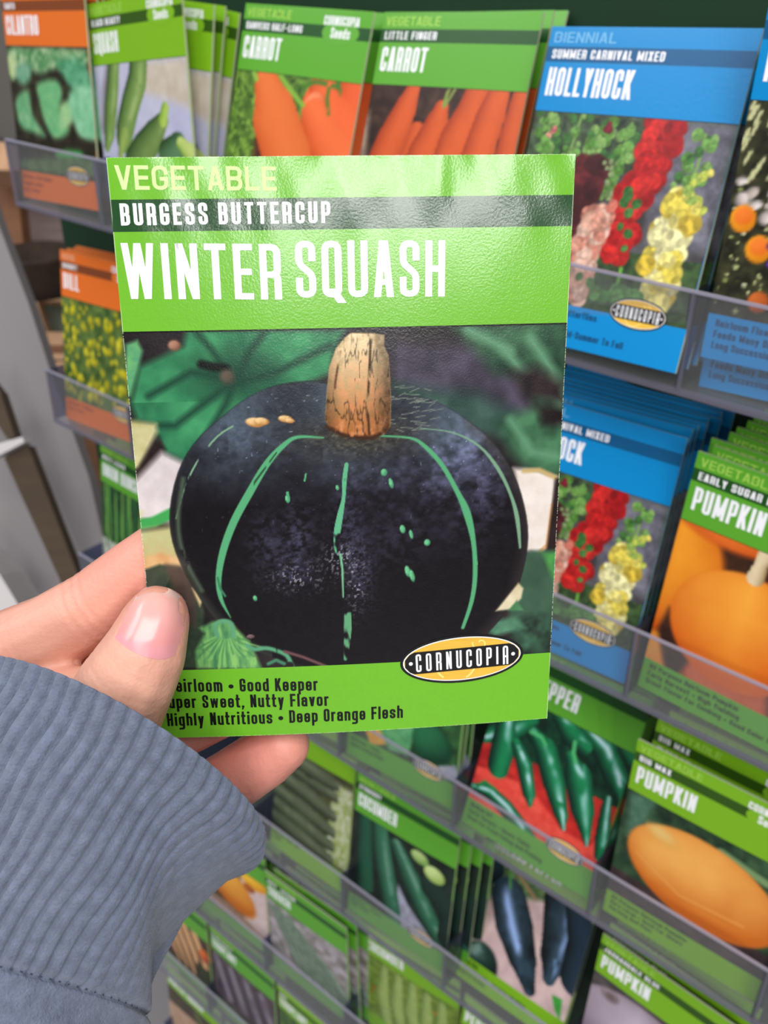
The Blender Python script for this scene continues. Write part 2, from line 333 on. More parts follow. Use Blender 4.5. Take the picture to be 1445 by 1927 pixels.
def emblem_meshes(zf,cx,cy,rx,ry,rot,sh,segs=48,lift0=.08):
    """an oval badge: black rim, white line, gold field, black band across it with white capitals"""
    def ellv(k,n=segs):
        c,s=math.cos(rot),math.sin(rot);o=[]
        for i in range(n):
            a=2*math.pi*i/n;x=rx*k[0]*math.cos(a);y=ry*k[1]*math.sin(a);o.append((cx+x*c-y*s,cy+x*s+y*c))
        return o
    def put(pts,lift):
        return [((x-PWD/2)/1000,(zf(x,y)-lift)/1000,(PHT-y)/1000) for x,y in pts]
    out=[]
    def disc(k,lift,mat,name):
        v=put(ellv(k),lift);out.append((name,meshof(name,v,[list(range(len(v)))[::-1]]),mat))
    disc((1,1),lift0,'black','emblem_rim');disc((.955,.9),lift0+.03,'white','emblem_line');disc((.935,.86),lift0+.06,'gold','emblem_field')
    # band
    c,s=math.cos(rot),math.sin(rot);bh=ry*.46;top=[];bot=[]
    for i in range(25):
        x=-1+2*i/24;x*=.985;yl=ry*.86*math.sqrt(max(0,1-x*x));
        h=min(bh,yl);X=x*rx*.935
        top.append((cx+X*c-(-h+sh*X)*s*1,cy+X*s+(-h)*c));bot.append((cx+X*c,cy+X*s+h*c))
    pts=[];f=[]
    for a,b in zip(top,bot):pts+=[a,b]
    f=[[2*i,2*i+1,2*i+3,2*i+2] for i in range(24)]
    out.append(('emblem_band',meshof('emblem_band',put(pts,lift0+.1),f),'black'))
    # capitals + dots
    qs,wd=text_quads('CORNUCOPIA',**LOGO);cap=bh*1.62;W=rx*1.5;sc=W/wd;vs=[];fs=[]
    for q in qs:
        a=sum(q[i][0]*q[(i+1)%len(q)][1]-q[(i+1)%len(q)][0]*q[i][1] for i in range(len(q)))
        if a<0:q=q[::-1]
        b=len(vs)
        for p in q:
            X=p[0]*sc-W/2;Y=-(p[1]-.5)*cap;vs.append((cx+X*c-Y*s,cy+X*s+Y*c))
        fs.append(list(range(b,b+len(q))))
    for sx in(-1,1):
        b=len(vs)
        for k in range(12):
            a=-k*math.pi/6;X=sx*rx*.83+rx*.032*math.cos(a);Y=rx*.032*math.sin(a);vs.append((cx+X*c-Y*s,cy+X*s+Y*c))
        fs.append(list(range(b,b+12)))
    out.append(('emblem_lettering',meshof('emblem_lettering',put(vs,lift0+.14),fs),'white'))
    # swirl
    vs=[];fs=[]
    def swirl(ox,oy,r0,r1,a0,a1,w):
        b=len(vs);n=26
        for i in range(n):
            t=i/(n-1);a=a0+(a1-a0)*t;r=r0+(r1-r0)*t
            for q in(-1,1):
                X=ox+(r+q*w)*math.cos(a);Y=oy+(r+q*w)*math.sin(a);vs.append((cx+X*c-Y*s,cy+X*s+Y*c))
            ok=((X/rx/.93)**2+(Y/ry/.83)**2<1)
            if i and ok and okp:fs.append([b+2*i-2,b+2*i-1,b+2*i+1,b+2*i])
            okp=ok
    swirl(rx*.3,-ry*.58,rx*.03,rx*.13,-2.5,3.4,rx*.013);swirl(-rx*.08,ry*.1,rx*.3,rx*.36,.1,3.0,rx*.016)
    out.append(('emblem_swirl',meshof('emblem_swirl',put(vs,lift0+.08),fs),'cream'))
    return out

# ---------------------------------------------------------------- materials
M={}
M['print']=material('glossy_printed_paper',None,rough=.34,spec=.45,bump=.12,bscale=700,attr='ink',vary=.03,vscale=900)
M['white']=material('white_ink',(246,246,250),rough=.4,spec=.4)
M['palegreen']=material('pale_green_ink',(214,240,160),rough=.4,spec=.4)
M['paleblue']=material('pale_blue_ink',(108,178,224),rough=.4)
M['paleorange']=material('pale_orange_ink',(238,178,140),rough=.4)
M['midlime']=material('soft_lime_ink',(160,208,84),rough=.4)
M['black']=material('black_ink',(18,17,19),rough=.4,spec=.4)
M['darkblue']=material('dark_blue_ink',(6,62,104),rough=.4)
M['darkgreen']=material('dark_green_ink',(22,52,16),rough=.4)
M['darkred']=material('dark_rust_ink',(150,62,34),rough=.4)
M['gold']=material('golden_yellow_ink',(240,190,70),rough=.4,vary=.1,vscale=900,stretch=(.2,1,2))
M['cream']=material('cream_ink',(255,226,130),rough=.4)
M['skin']=material('skin',None,rough=.42,spec=.4,attr='ink',bump=.35,bscale=900,sss=.12,vary=.08,vscale=90,detail=5)
M['nail']=material('fingernail',None,rough=.22,spec=.6,attr='ink',coat=.4,sss=.15)
M['knit']=material('blue_grey_rib_knit',(116,125,147),rough=.95,spec=.1,bump=1.,bscale=1500,vary=.3,vscale=350,sheen=.25,detail=5)
M['stitch']=material('dark_blue_grey_thread',(64,70,84),rough=.95,spec=.05)
M['backboard']=material('dark_green_board',(8,50,24),rough=.6,vary=.1)
M['grey']=material('grey_laminate',(128,122,123),rough=.55,vary=.05,vscale=4)
M['brown']=material('dark_brown_wood',(70,52,32),rough=.7,vary=.25,vscale=8,stretch=(1,1,12))
M['wood']=material('pale_wood',(206,160,122),rough=.7,vary=.2,vscale=12,stretch=(8,1,1))
M['wood2']=material('mid_brown_wood',(128,82,48),rough=.7,vary=.25,vscale=10,stretch=(1,1,8))
M['ledge']=material('white_ledge',(196,190,190),rough=.5)
M['floor']=material('polished_grey_floor',(128,124,126),rough=.4,vary=.08,vscale=2)
M['wallm']=material('beige_store_wall',(190,184,176),rough=.9,vary=.05,vscale=2)
M['cloth']=material('taupe_cloth',(134,116,112),rough=.95,vary=.3,vscale=60,stretch=(.2,.2,3))
M['wicker']=material('dark_wicker',(60,42,28),rough=.8,vary=.5,vscale=60,bump=.8,bscale=100)
M['slate']=material('grey_green_paint',(112,120,104),rough=.8,vary=.2,vscale=30)
def clear(name,tr,gl,rough,edge=.0):
    m=D.materials.new(name);m.use_nodes=True;nt=m.node_tree;nt.nodes.clear()
    o=nt.nodes.new('ShaderNodeOutputMaterial');t=nt.nodes.new('ShaderNodeBsdfTransparent');t.inputs[0].default_value=(*lin(tr),1)
    g=nt.nodes.new('ShaderNodeBsdfGlossy');g.inputs['Roughness'].default_value=rough;g.inputs['Color'].default_value=(*lin(gl),1)
    lw=nt.nodes.new('ShaderNodeLayerWeight');fr=nt.nodes.new('ShaderNodeMath');fr.operation='POWER';nt.links.new(lw.outputs['Facing'],fr.inputs[0]);fr.inputs[1].default_value=5
    ad=nt.nodes.new('ShaderNodeMath');ad.operation='ADD';ad.inputs[1].default_value=edge;ad.use_clamp=True
    mx=nt.nodes.new('ShaderNodeMixShader');nt.links.new(fr.outputs[0],ad.inputs[0]);nt.links.new(ad.outputs[0],mx.inputs[0])
    nt.links.new(t.outputs[0],mx.inputs[1]);nt.links.new(g.outputs[0],mx.inputs[2]);nt.links.new(mx.outputs[0],o.inputs[0]);return m
M['acrylic']=clear('clear_acrylic_front',(248,248,249),(235,235,240),.25,.01)
M['acr_div']=clear('darkened_acrylic_divider',(170,176,206),(220,225,245),.15,.03)  # blue-grey tint stands in for the dark refraction in the dividers
M['acr_lip']=clear('polished_acrylic_edge',(216,214,230),(236,234,250),.35,.15)
M['acr_bot']=clear('acrylic_bottom_edge',(190,188,205),(236,234,250),.35,.12)
def haze(m,k,col):
    nt=m.node_tree;o=[n for n in nt.nodes if n.type=='OUTPUT_MATERIAL'][0];src=o.inputs[0].links[0].from_socket
    d=nt.nodes.new('ShaderNodeBsdfDiffuse');d.inputs[0].default_value=(*lin(col),1);mx=nt.nodes.new('ShaderNodeMixShader');mx.inputs[0].default_value=k
    nt.links.new(src,mx.inputs[1]);nt.links.new(d.outputs[0],mx.inputs[2]);nt.links.new(mx.outputs[0],o.inputs[0])
haze(M['acr_lip'],.4,(196,192,206));haze(M['acr_bot'],.2,(176,174,188));haze(M['acrylic'],.05,(224,224,224));haze(M['acr_div'],.03,(190,190,205))

# ---------------------------------------------------------------- pictures
PH=(0,V3,PWD,V4+.05)
def art_squash(A):
    A.noisefill(PH,(24,20,22),(48,40,42),9,11)
    # leaf on the left
    A.poly([(0.4,35.9),(2.8,35.1),(3.7,37.3),(2.7,40.5),(0.5,46.6),(-0.6,46.6)],(80,150,110),(120,185,110),seed=2,sc=3)
    A.poly([(0.3,48.3),(2.7,40.5),(7.0,38.7),(12.0,36.4),(13.0,33.1),(45.1,33.8),(42.8,38.1),(42.0,42.6),(35.0,45.8),(28.9,46.2),(21.5,50.5),(15.4,57.9),(10.2,61.0),(5.9,58.5),(4.7,52.9),(1.3,51.9)],(38,104,72),(66,150,98),soft=.9,sc=6,seed=3)
    sl=A.sl(0,V3,60,70);X,Y=A.X[sl],A.Y[sl];cx,cy=(21.9,42.7);d=np.hypot((X-cx)/1.6,Y-cy);lf=A.c[sl][...,1]>.25
    A.put(sl,np.clip(1-d/8,0,1)*.7*lf,np.array((18,40,34))/255.)
    for q in ([(21.6,43.8),(17.9,37.6),(14.9,33.7)],[(22.4,43.8),(25.5,37.8),(29.0,33.5)],[(21.9,43.4),(13.2,41.9),(4.1,46.7)],[(22.4,44.3),(30.7,42.3),(42.0,37.0)],[(21.9,43.8),(19.9,48.8),(13.1,59.0)],[(21.9,43.8),(9.1,53.1),(5.8,53.0)]):
        A.line(q,1.3,(26,66,50),soft=1.4)
    A.line([(15.5,40.3),(17.7,40.9),(20.4,41.2)],1.8,(16,22,18),soft=.9)
    A.ell(*(10.2,36.3),1.3,1.1,(120,80,60),(176,130,106),soft=.5);A.ell(*(20.6,43.0),1.6,1.6,(70,66,56),(96,84,70),soft=.8)
    # ground, straw and stems
    A.poly([(-0.7,51.6),(5.2,52.6),(5.3,54.3),(0.8,62.1),(-0.5,62.6)],(176,170,112),(214,206,160),soft=.7,seed=5)
    A.poly([(-0.0,63.2),(5.6,55.5),(6.7,58.2),(1.3,65.1),(0.5,65.9)],(28,18,18),(60,44,40),soft=.6)
    A.poly([(-0.8,65.3),(5.8,58.7),(10.7,61.5),(9.7,75.0),(-1.0,73.8)],(206,194,196),(226,216,216),soft=.9,seed=6)
    A.poly([(-1.4,72.2),(0.7,71.9),(-0.3,75.2),(-1.8,76.4)],(190,200,130),(210,200,150),soft=.7)
    A.line([(-1.1,75.0),(2.9,74.4),(7.7,72.1)],2.4,(66,160,82),soft=.7)
    A.poly([(-1.2,76.4),(9.2,75.0),(9.0,85.6),(-1.1,84.5)],(196,168,116),(188,196,142),soft=1,seed=8,grad=(0,-1,-(3.3,84.1)[1],6))
    A.poly([(-1.0,82.9),(3.5,81.6),(9.1,83.3),(9.5,86.2),(-1.2,85.8)],(206,152,98),(224,190,140),soft=.6,seed=8)
    A.poly([(-1.2,85.8),(3.3,84.3),(7.8,85.0),(11.2,90.1),(12.3,96.0),(10.8,109.9),(-4.1,109.2)],(44,60,48),(72,84,64),soft=.4,seed=9)
    A.poly([(4.7,84.4),(8.4,85.0),(10.9,90.8),(10.1,99.8),(6.9,97.1)],(66,56,52),(90,74,66),soft=.8)
    A.poly([(10.0,90.1),(12.5,92.4),(11.4,94.7)],(200,170,120),(220,196,150),soft=.3)
    # right background
    A.poly([(54.7,36.2),(73.2,37.7),(83.1,43.6),(85.2,52.9),(73.6,54.9),(55.2,48.6)],(44,40,50),(92,82,104),soft=2,sc=7,seed=12)
    A.poly([(54.6,45.1),(73.4,47.9),(83.4,52.8),(83.6,58.8),(55.2,53.2)],(36,60,54),(64,92,84),soft=2,sc=5,seed=13)
    A.poly([(67.5,33.4),(92.3,32.6),(93.6,67.6),(85.7,66.1),(80.5,61.1),(77.0,53.8),(85.1,51.7),(86.0,45.9),(76.8,43.4)],(30,56,42),(74,124,88),soft=1.5,sc=6,seed=14)
    for q,w in(([(78.9,39.0),(86.1,47.1),(90.8,48.4)],2),([(84.5,36.8),(89.4,43.7),(92.2,54.3)],2),([(80.5,53.9),(85.5,61.2),(91.5,62.6)],1.5),([(70.9,34.3),(80.0,39.0)],2)):A.line(q,w,(96,146,112),soft=2)
    A.poly([(86.2,50.6),(92.8,51.9),(93.0,55.5),(87.6,55.3)],(22,14,18),(40,30,30),soft=1.2)
    A.poly([(80.2,43.5),(85.9,42.5),(91.8,46.1),(92.3,50.7),(83.2,48.8)],(30,24,28),(58,44,44),soft=1.6,seed=15)
    A.poly([(81.5,64.7),(86.8,65.4),(91.1,67.1),(90.8,83.8),(87.9,85.0),(84.6,84.3),(83.6,74.7)],(222,208,198),(240,230,224),soft=.7,seed=16)
    A.line([(83.9,65.5),(87.4,65.4),(91.3,67.4)],1,(196,166,110),soft=.8);A.line([(90.8,73.7),(90.0,83.1),(88.2,85.0)],.9,(214,160,110),soft=.6)
    A.poly([(91.2,67.5),(92.9,67.5),(92.2,87.8),(89.8,84.6)],(30,20,20),(46,34,32),soft=.4)
    A.poly([(83.4,85.6),(86.4,84.4),(91.3,84.6),(93.8,85.2),(93.8,110.0),(85.4,106.2),(81.5,101.2)],(48,72,56),(70,104,82),soft=.7,sc=8,seed=17)
    A.poly([(88.9,85.0),(93.8,84.7),(93.1,95.7),(90.2,87.7)],(84,170,70),(60,110,80),soft=.7)
    A.poly([(82.1,101.9),(88.3,99.5),(93.7,102.5),(94.1,111.0),(82.4,111.6)],(26,30,28),(66,112,84),soft=.9,sc=4,seed=18)
    A.poly([(74.7,102.7),(78.3,101.1),(83.3,100.6),(85.9,103.5),(78.5,105.2)],(58,98,78),(90,140,110),soft=.7,seed=20)
    # fruit
    out=[(6.6,71.8),(8.9,63.5),(12.7,57.2),(18.0,52.2),(25.0,47.2),(31.7,44.8),(38.4,44.3),(41.2,45.0),(50.7,47.3),(57.5,47.7),(64.3,49.4),(71.2,53.7),(77.2,59.2),(81.5,65.9),(84.2,73.4),(85.4,81.0),(84.6,88.8),(82.2,96.6),(77.8,103.1),(72.3,107.6),(62.3,110.3),(49.9,111.5),(37.5,110.6),(27.9,108.1),(19.6,103.6),(13.5,96.1),(8.9,86.8),(6.6,79.2)]
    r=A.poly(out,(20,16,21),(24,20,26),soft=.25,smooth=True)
    sl,mk,sd=r;X,Y=A.X[sl],A.Y[sl]
    c0,c1=(45.0,76.3);nx=(X-c0)/36.;ny=(Y-c1)/28.
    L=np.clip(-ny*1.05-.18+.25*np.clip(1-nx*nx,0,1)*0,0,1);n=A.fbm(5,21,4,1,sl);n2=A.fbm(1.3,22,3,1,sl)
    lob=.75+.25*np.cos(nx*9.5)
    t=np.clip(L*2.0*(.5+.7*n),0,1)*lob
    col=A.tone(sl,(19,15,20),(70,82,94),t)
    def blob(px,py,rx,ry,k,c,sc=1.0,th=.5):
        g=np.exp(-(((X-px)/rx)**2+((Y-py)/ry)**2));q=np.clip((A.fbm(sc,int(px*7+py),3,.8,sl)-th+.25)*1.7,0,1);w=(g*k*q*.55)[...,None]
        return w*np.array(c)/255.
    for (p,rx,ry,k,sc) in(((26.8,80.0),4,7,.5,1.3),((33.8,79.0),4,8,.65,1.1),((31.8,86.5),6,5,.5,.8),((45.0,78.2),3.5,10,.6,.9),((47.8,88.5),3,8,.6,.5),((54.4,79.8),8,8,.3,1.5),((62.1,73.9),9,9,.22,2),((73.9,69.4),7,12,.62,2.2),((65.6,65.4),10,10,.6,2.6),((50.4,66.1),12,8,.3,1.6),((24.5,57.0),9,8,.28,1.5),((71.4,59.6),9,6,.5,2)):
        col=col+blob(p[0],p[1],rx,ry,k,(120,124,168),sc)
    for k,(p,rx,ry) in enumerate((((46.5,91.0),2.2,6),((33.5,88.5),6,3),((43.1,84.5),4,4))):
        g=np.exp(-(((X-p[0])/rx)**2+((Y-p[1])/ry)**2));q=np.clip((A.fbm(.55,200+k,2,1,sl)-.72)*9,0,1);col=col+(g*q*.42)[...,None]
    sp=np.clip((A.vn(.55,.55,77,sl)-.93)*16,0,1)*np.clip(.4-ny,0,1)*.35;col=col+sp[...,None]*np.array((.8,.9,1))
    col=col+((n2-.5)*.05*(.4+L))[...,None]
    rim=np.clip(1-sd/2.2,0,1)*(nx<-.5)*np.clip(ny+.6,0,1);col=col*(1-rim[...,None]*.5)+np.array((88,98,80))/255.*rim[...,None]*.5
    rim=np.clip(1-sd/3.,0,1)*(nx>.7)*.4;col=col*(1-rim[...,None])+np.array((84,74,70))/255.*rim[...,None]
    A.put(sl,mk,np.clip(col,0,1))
    # brown hairy ring round the stem
    p=(47.4,56.5);g=np.exp(-(((X-p[0])/11.5)**2+((Y-p[1])/4)**2));q=A.fbm(.9,31,3,.6,sl);A.put(sl,g*.8*mk,A.tone(sl,(34,28,22),(112,100,72),q**1.6))
    for k in range(46):
        a=A.rs.uniform(-.9,.4);x=p[0]+A.rs.uniform(3,16);y=p[1]-3+A.rs.uniform(-8,3)
        A.line([(x,y),(x+A.rs.uniform(1,3.2),y+A.rs.uniform(-.8,.7))],.16,(120,130,118),soft=.2)
    g1=(86,166,116);g2=(120,160,130)
    A.line([(22.4,52.9),(17.8,55.6),(13.0,61.3),(9.7,67.7),(7.8,73.7)],.4,g2,brk=.2,seed=41);A.line([(9.9,64.8),(8.4,71.9),(8.1,78.0),(9.3,84.3),(12.1,90.8)],.9,(70,84,70),soft=.8,brk=.3,seed=42)
    w=lambda pts,ws:[(x,y,z) for (x,y),z in zip(pts,ws)]
    A.line(w([(40.1,56.5),(34.6,56.2),(31.4,58.1),(27.8,62.0),(23.9,68.2),(20.1,74.8),(17.4,81.5),(16.0,87.8),(16.2,92.9),(18.1,97.6)],(.3,.7,1.1,1.5,1.7,1.7,1.6,1.3,.9,.2)),1,g1,soft=.25)
    A.line(w([(30.0,59.5),(25.1,65.9),(21.4,72.4)],(.3,.5,.2)),1,(44,84,60),brk=.35,seed=44)
    A.line([(15.8,87.8),(16.2,90.4),(17.2,92.3)],.5,(60,120,90))
    A.line(w([(44.9,62.6),(44.4,65.9),(44.1,70.1),(43.3,73.8),(42.5,78.1),(42.4,81.9),(42.9,83.4)],(.9,1,.8,1.3,1.5,1.2,.4)),1,(96,176,132),brk=.28,seed=45)
    A.line(w([(43.1,83.2),(43.5,87.0),(43.5,93.5)],(.5,.5,.3)),1,(120,180,140),brk=.2,seed=46)
    A.line(w([(44.3,94.9),(44.4,99.5),(44.2,103.5),(43.7,108.9)],(1.3,1.7,1.6,.8)),1,(96,160,116),brk=.3,seed=47)
    A.line(w([(50.6,56.4),(58.6,57.1),(62.1,59.3),(65.8,63.6),(69.2,69.8),(71.4,74.8),(73.0,81.8),(73.5,89.6),(72.8,96.1),(70.9,102.5)],(.3,.5,.9,1,1.1,1.7,1.1,1.1,1,.8)),1,g1,soft=.25)
    A.line(w([(60.9,55.1),(67.8,56.2),(73.7,59.4),(78.0,64.6),(81.1,70.8),(82.8,76.5),(83.7,83.5)],(.2,.3,.5,.8,.7,1,.5)),1,g2,soft=.25)
    A.line([(73.0,83.1),(73.9,87.0)],.4,g1);A.line([(32.0,68.5),(32.2,70.3)],.6,g1);A.line([(36.1,64.4),(35.8,65.9)],.4,g1)
    for x,y,a,b in((722,887,.7,.8),(735,907,.5,1.2),(757,995,.6,1),(772,1003,.4,1),(803,1018,.7,.9),(769,1078,1.3,1.8),(480,1123,.5,.7),(634,915,.4,.6),(543,937,.4,.9)):
        pass
    for p,a,b in(((53.0,64.6),.7,.8),((54.5,67.1),.45,1.2),((57.0,77.8),.6,1),((58.9,79.1),.4,1.1),((62.5,81.2),.7,.8),((58.1,87.9),.6,1.4),((59.1,89.0),.55,1.5),((23.8,93.0),.45,.7),((42.8,67.7),.35,.6),((31.9,70.0),.4,.9)):
        A.ell(p[0],p[1],a,b,(70,140,100),(110,196,140),rot=-.25,soft=.35,n=.6)
    for p,a in(((25.8,52.8),2.0),((27.2,52.6),1.6),((32.2,52.2),1.5),((33.1,52.6),1.0)):A.ell(p[0],p[1],a,a*.5,(180,120,60),(232,196,140),rot=.15,n=.5,soft=.3)
    # stem
    st=[(45.1,35.5),(46.4,34.5),(50.8,34.7),(53.3,35.1),(53.2,37.3),(54.1,39.3),(54.4,44.0),(54.6,48.6),(54.4,54.4),(53.1,56.1),(49.4,56.8),(44.9,56.2),(41.7,54.6),(40.6,52.6),(41.1,47.1),(41.8,41.5),(43.3,37.6)]
    r=A.poly(st,(200,150,90),(226,186,128),soft=.2,sc=2,asp=4,seed=51);sl,mk,sd=r;X,Y=A.X[sl],A.Y[sl]
    y0=(47.5,34.5)[1];y1=(47.1,56.7)[1];v=np.clip((Y-y0)/(y1-y0),0,1);n=A.fbm(2.2,53,4,5,sl);n3=A.fbm(1.1,54,3,1.3,sl)
    col=A.tone(sl,(232,204,158),(176,106,56),np.clip(v*1.25-.15+(n3-.5)*.7,0,1));xc=(47.8,45.0)[0];lat=(X-xc)/6.3
    col=col*(.55+.45*np.clip(1.15-(lat-(-.15))**2,0,1))[...,None]
    for a,b,wd in((.44,.5,.05),(.2,.3,.03),(.75,.8,.035)):
        pass
    cr=np.clip((np.abs(n-.5)-.0)*16,0,1);col=col*(.5+.5*cr)[...,None];col=col+((n3-.5)*.28)[...,None]
    A.put(sl,mk,np.clip(col,0,1))
    A.line([(50.5,36.1),(50.1,42.8),(49.7,49.6),(49.9,56.0)],.45,(60,38,24),soft=.35,brk=.25,seed=58);A.line([(44.1,38.2),(42.9,44.9),(42.5,51.7)],.4,(90,52,28),soft=.35,brk=.4,seed=59)
    A.line([(40.9,54.0),(44.9,56.2),(50.6,56.7),(53.8,55.0)],.8,(60,32,18),soft=.6,brk=.3,seed=60)
    # withered blossom and tendril
    A.poly([(9.8,110.0),(9.6,105.8),(12.0,101.3),(10.9,99.9),(14.0,98.4),(17.8,98.2),(19.8,101.0),(22.0,103.8),(23.3,107.2),(24.6,110.8)],(70,130,86),(140,196,110),soft=.5,sc=1.4,asp=2.5,seed=61)
    c=(16.7,101.5)
    for k in range(22):
        a=.35+2.4*k/21;a+=A.rs.uniform(-.06,.06);l_=A.rs.uniform(5,10);A.line([(c[0]+2*math.cos(a),c[1]+1.5*math.sin(a)),(c[0]+l_*.6*math.cos(a+.05),c[1]+l_*.6*math.sin(a+.05)),(c[0]+l_*math.cos(a),c[1]+l_*math.sin(a))],.3,(140,200,116) if k%2 else (74,134,82),soft=.55,brk=.15,seed=k)
    A.line([(14.9,102.1),(14.5,99.4),(16.3,98.3),(18.2,99.2),(18.5,102.2)],1.0,(96,160,120),soft=.5)
    A.line([(21.4,104.7),(23.1,105.6),(25.6,105.4),(27.9,106.1),(30.3,107.5),(31.4,110.3)],1.0,(90,160,120),soft=.5,brk=.25,seed=64);A.line([(26.0,109.4),(27.8,108.5),(29.6,109.5)],.8,(70,130,100),soft=.4)
    A.line([(29.8,106.4),(34.0,108.0),(39.4,110.7)],.7,(110,74,78),soft=.4);A.ell(*(22.3,102.4),.9,.5,(90,70,76),(130,100,106))
    A.poly([(78.5,98.8),(83.6,92.1),(84.8,93.5),(84.4,96.0),(82.0,98.6)],(206,190,150),(230,220,190),soft=.3,seed=66);A.poly([(81.4,98.9),(83.4,96.4),(85.1,99.1)],(70,120,80),(90,150,100),soft=.3)
def art_holly(A):
    A.noisefill(PH,(44,40,40),(92,92,96),8,101)
    A.noisefill((0,V3,92,55),(34,44,34),(90,110,80),4,102)
    A.poly([(60,33),(92,33),(92,80),(66,80)],(86,84,96),(130,128,142),soft=3,seed=103)
    A.noisefill((20,85,92,V4),(38,52,34),(70,100,56),3,104)
    r=np.random.RandomState(9)
    def leafy(pts,cols,r0,r1,n,jx,seed):
        p=np.array(pts,float)
        for k in range(n):
            t=r.rand()*(len(p)-1);i=int(t);q=p[i]+(p[min(i+1,len(p)-1)]-p[i])*(t-i)
            c=np.array(cols[r.randint(len(cols))]);rr=r.uniform(r0,r1)
            x_,y_=q[0]+r.uniform(-jx,jx),q[1]+r.uniform(-1,1);dk_=r.uniform(.62,.85)
            A.ell(x_,y_,rr*.9,rr*.75,c*dk_,c*1.02,rot=r.uniform(0,3),soft=.35,seed=seed+k,n=.9)
            if rr>2.2:
                for z in range(5):
                    a_=r.uniform(0,6.28);v_=r.uniform(.74,1.06);A.ell(x_+rr*.6*math.cos(a_),y_+rr*.55*math.sin(a_),rr*.42,rr*.3,c*v_*.86,c*v_,rot=a_+1.5,soft=.6,seed=seed+k+z,n=.6)
    G=[(96,150,64),(120,172,84),(72,124,60),(140,180,100)]
    for pts in ([(8,34),(10,46),(12,56)],[(24,34),(22,48),(18,60),(16,80)],[(36,36),(34,50)],[(48,36),(46,50),(42,66)],[(80,38),(80,50),(74,66)]):
        A.line(pts,1.2,(120,160,80),soft=.6);leafy(pts,G,1.6,3.0,26,5,len(pts)*31)
    leafy([(6,44),(12,40)],[(214,120,120),(228,160,140)],1,1.8,5,5,61);leafy([(38,38)],[(130,30,50)],1.6,2.2,3,1.5,62)
    # white blooms at the left
    leafy([(3,64),(8,74),(4,86),(4,98)],[(222,206,222),(236,226,236),(200,184,204)],2.5,4,16,3,70)
    leafy([(34,52),(32,62),(30,74),(28,86),(26,96),(24,104)],[(86,30,36),(110,40,44),(70,26,30),(96,34,40)],3.6,5.4,66,6,71)
    leafy([(42,50),(44,62),(46,70)],[(110,140,80),(140,160,110)],1,2,18,3,72)
    leafy([(62,36),(62,44),(60,52),(58,60),(54,66),(55,74),(52,82),(54,90)],[(206,34,34),(188,26,30),(226,46,42),(170,22,28)],3.4,5.6,90,6,73)
    leafy([(56,60),(54,74),(56,86)],[(64,120,56),(84,140,70)],1.6,3,8,4,74)
    leafy([(42,72),(40,80),(38,90),(42,98),(36,106)],[(232,164,142),(240,184,160),(216,140,120),(244,200,180)],3.0,5.0,74,5,75);leafy([(48,68)],[(228,130,110)],2,2.6,3,1,76)
    A.line([(58,92),(58,108)],1.6,(110,170,70),soft=.5)
    leafy([(80,60),(78,68),(76,76),(76,84),(74,92),(78,98),(70,106)],[(244,222,92),(250,236,140),(232,200,70),(252,244,180)],3.2,5.4,90,6.5,77)
    leafy([(84,52),(80,58),(86,66)],[(200,210,90),(160,190,90),(240,226,110)],1.8,3,14,3,78)
    leafy([(30,98),(46,100),(52,106),(62,100),(68,102),(26,106)],[(72,130,60),(96,150,80)],2,3.6,16,4,79)
def art_mixed(A):
    A.noisefill(PH,(26,26,20),(70,70,44),4,121);r=np.random.RandomState(5)
    for k in range(60):
        x=r.uniform(0,30);y=r.uniform(34,62);A.line([(x,y),(x+1.5,y-4)],1.2,(200,200,150),soft=.6)
    A.speck((0,60,92,108),120,.5,1.2,[(214,216,170),(196,200,140),(150,160,90)],122)
    A.speck((18,34,92,70),40,2,4,[(110,50,150),(150,30,130),(130,60,190),(200,60,120)],123)
    A.speck((2,58,40,78),34,1.6,3.2,[(226,210,206),(238,226,222),(206,190,180)],124)
    def daisy(x,y,R,c,cc,n=8):
        for k in range(n):
            a=k*2*math.pi/n;A.ell(x+R*.55*math.cos(a),y+R*.55*math.sin(a),R*.5,R*.3,np.array(c)*.75,c,rot=a,soft=.3)
        A.ell(x,y,R*.22,R*.22,np.array(cc)*.7,cc,soft=.4)
    A.ell(24,42,5,4,(190,40,50),(214,60,70));A.ell(32,44,5,3.5,(220,180,30),(250,220,60))
    for x,y in((14,84),(36,90),(6,74),(44,84),(70,80),(60,64)):
        A.ell(x,y,5,5,(216,130,20),(250,170,40));A.ell(x,y-1,3.6,3.3,(230,110,30),(246,130,50),soft=.5)
    A.speck((14,80,30,90),6,1.5,3,[(110,60,180)],125)
    daisy(38,98,12,(226,42,140),(240,200,50));daisy(70,96,13,(226,42,140),(240,200,50));daisy(80,60,10,(210,60,150),(230,200,50));A.ell(18,103,4,4,(170,80,30),(206,110,50),n=.6)
def leafart(c1,c2,dark,seed,n=90,r0=3,r1=9):
    def f(A):
        A.noisefill(PH,dark,tuple(min(255,v+26) for v in dark),7,seed);r=np.random.RandomState(seed)
        for k in range(n):
            x=r.uniform(0,92);y=r.uniform(V3,V4-14*(r.rand()<.7));q=r.uniform(r0,r1);c=np.array(c1)*(1-(t:=r.rand()))+np.array(c2)*t
            A.ell(x,y,q,q*r.uniform(.5,.9),c*.62,c,rot=r.uniform(0,3.1),soft=.25,n=.5,seed=seed+k);A.line([(x-q*.6,y),(x+q*.6,y+r.uniform(-2,2))],.4,c*.8,soft=.4)
    return f
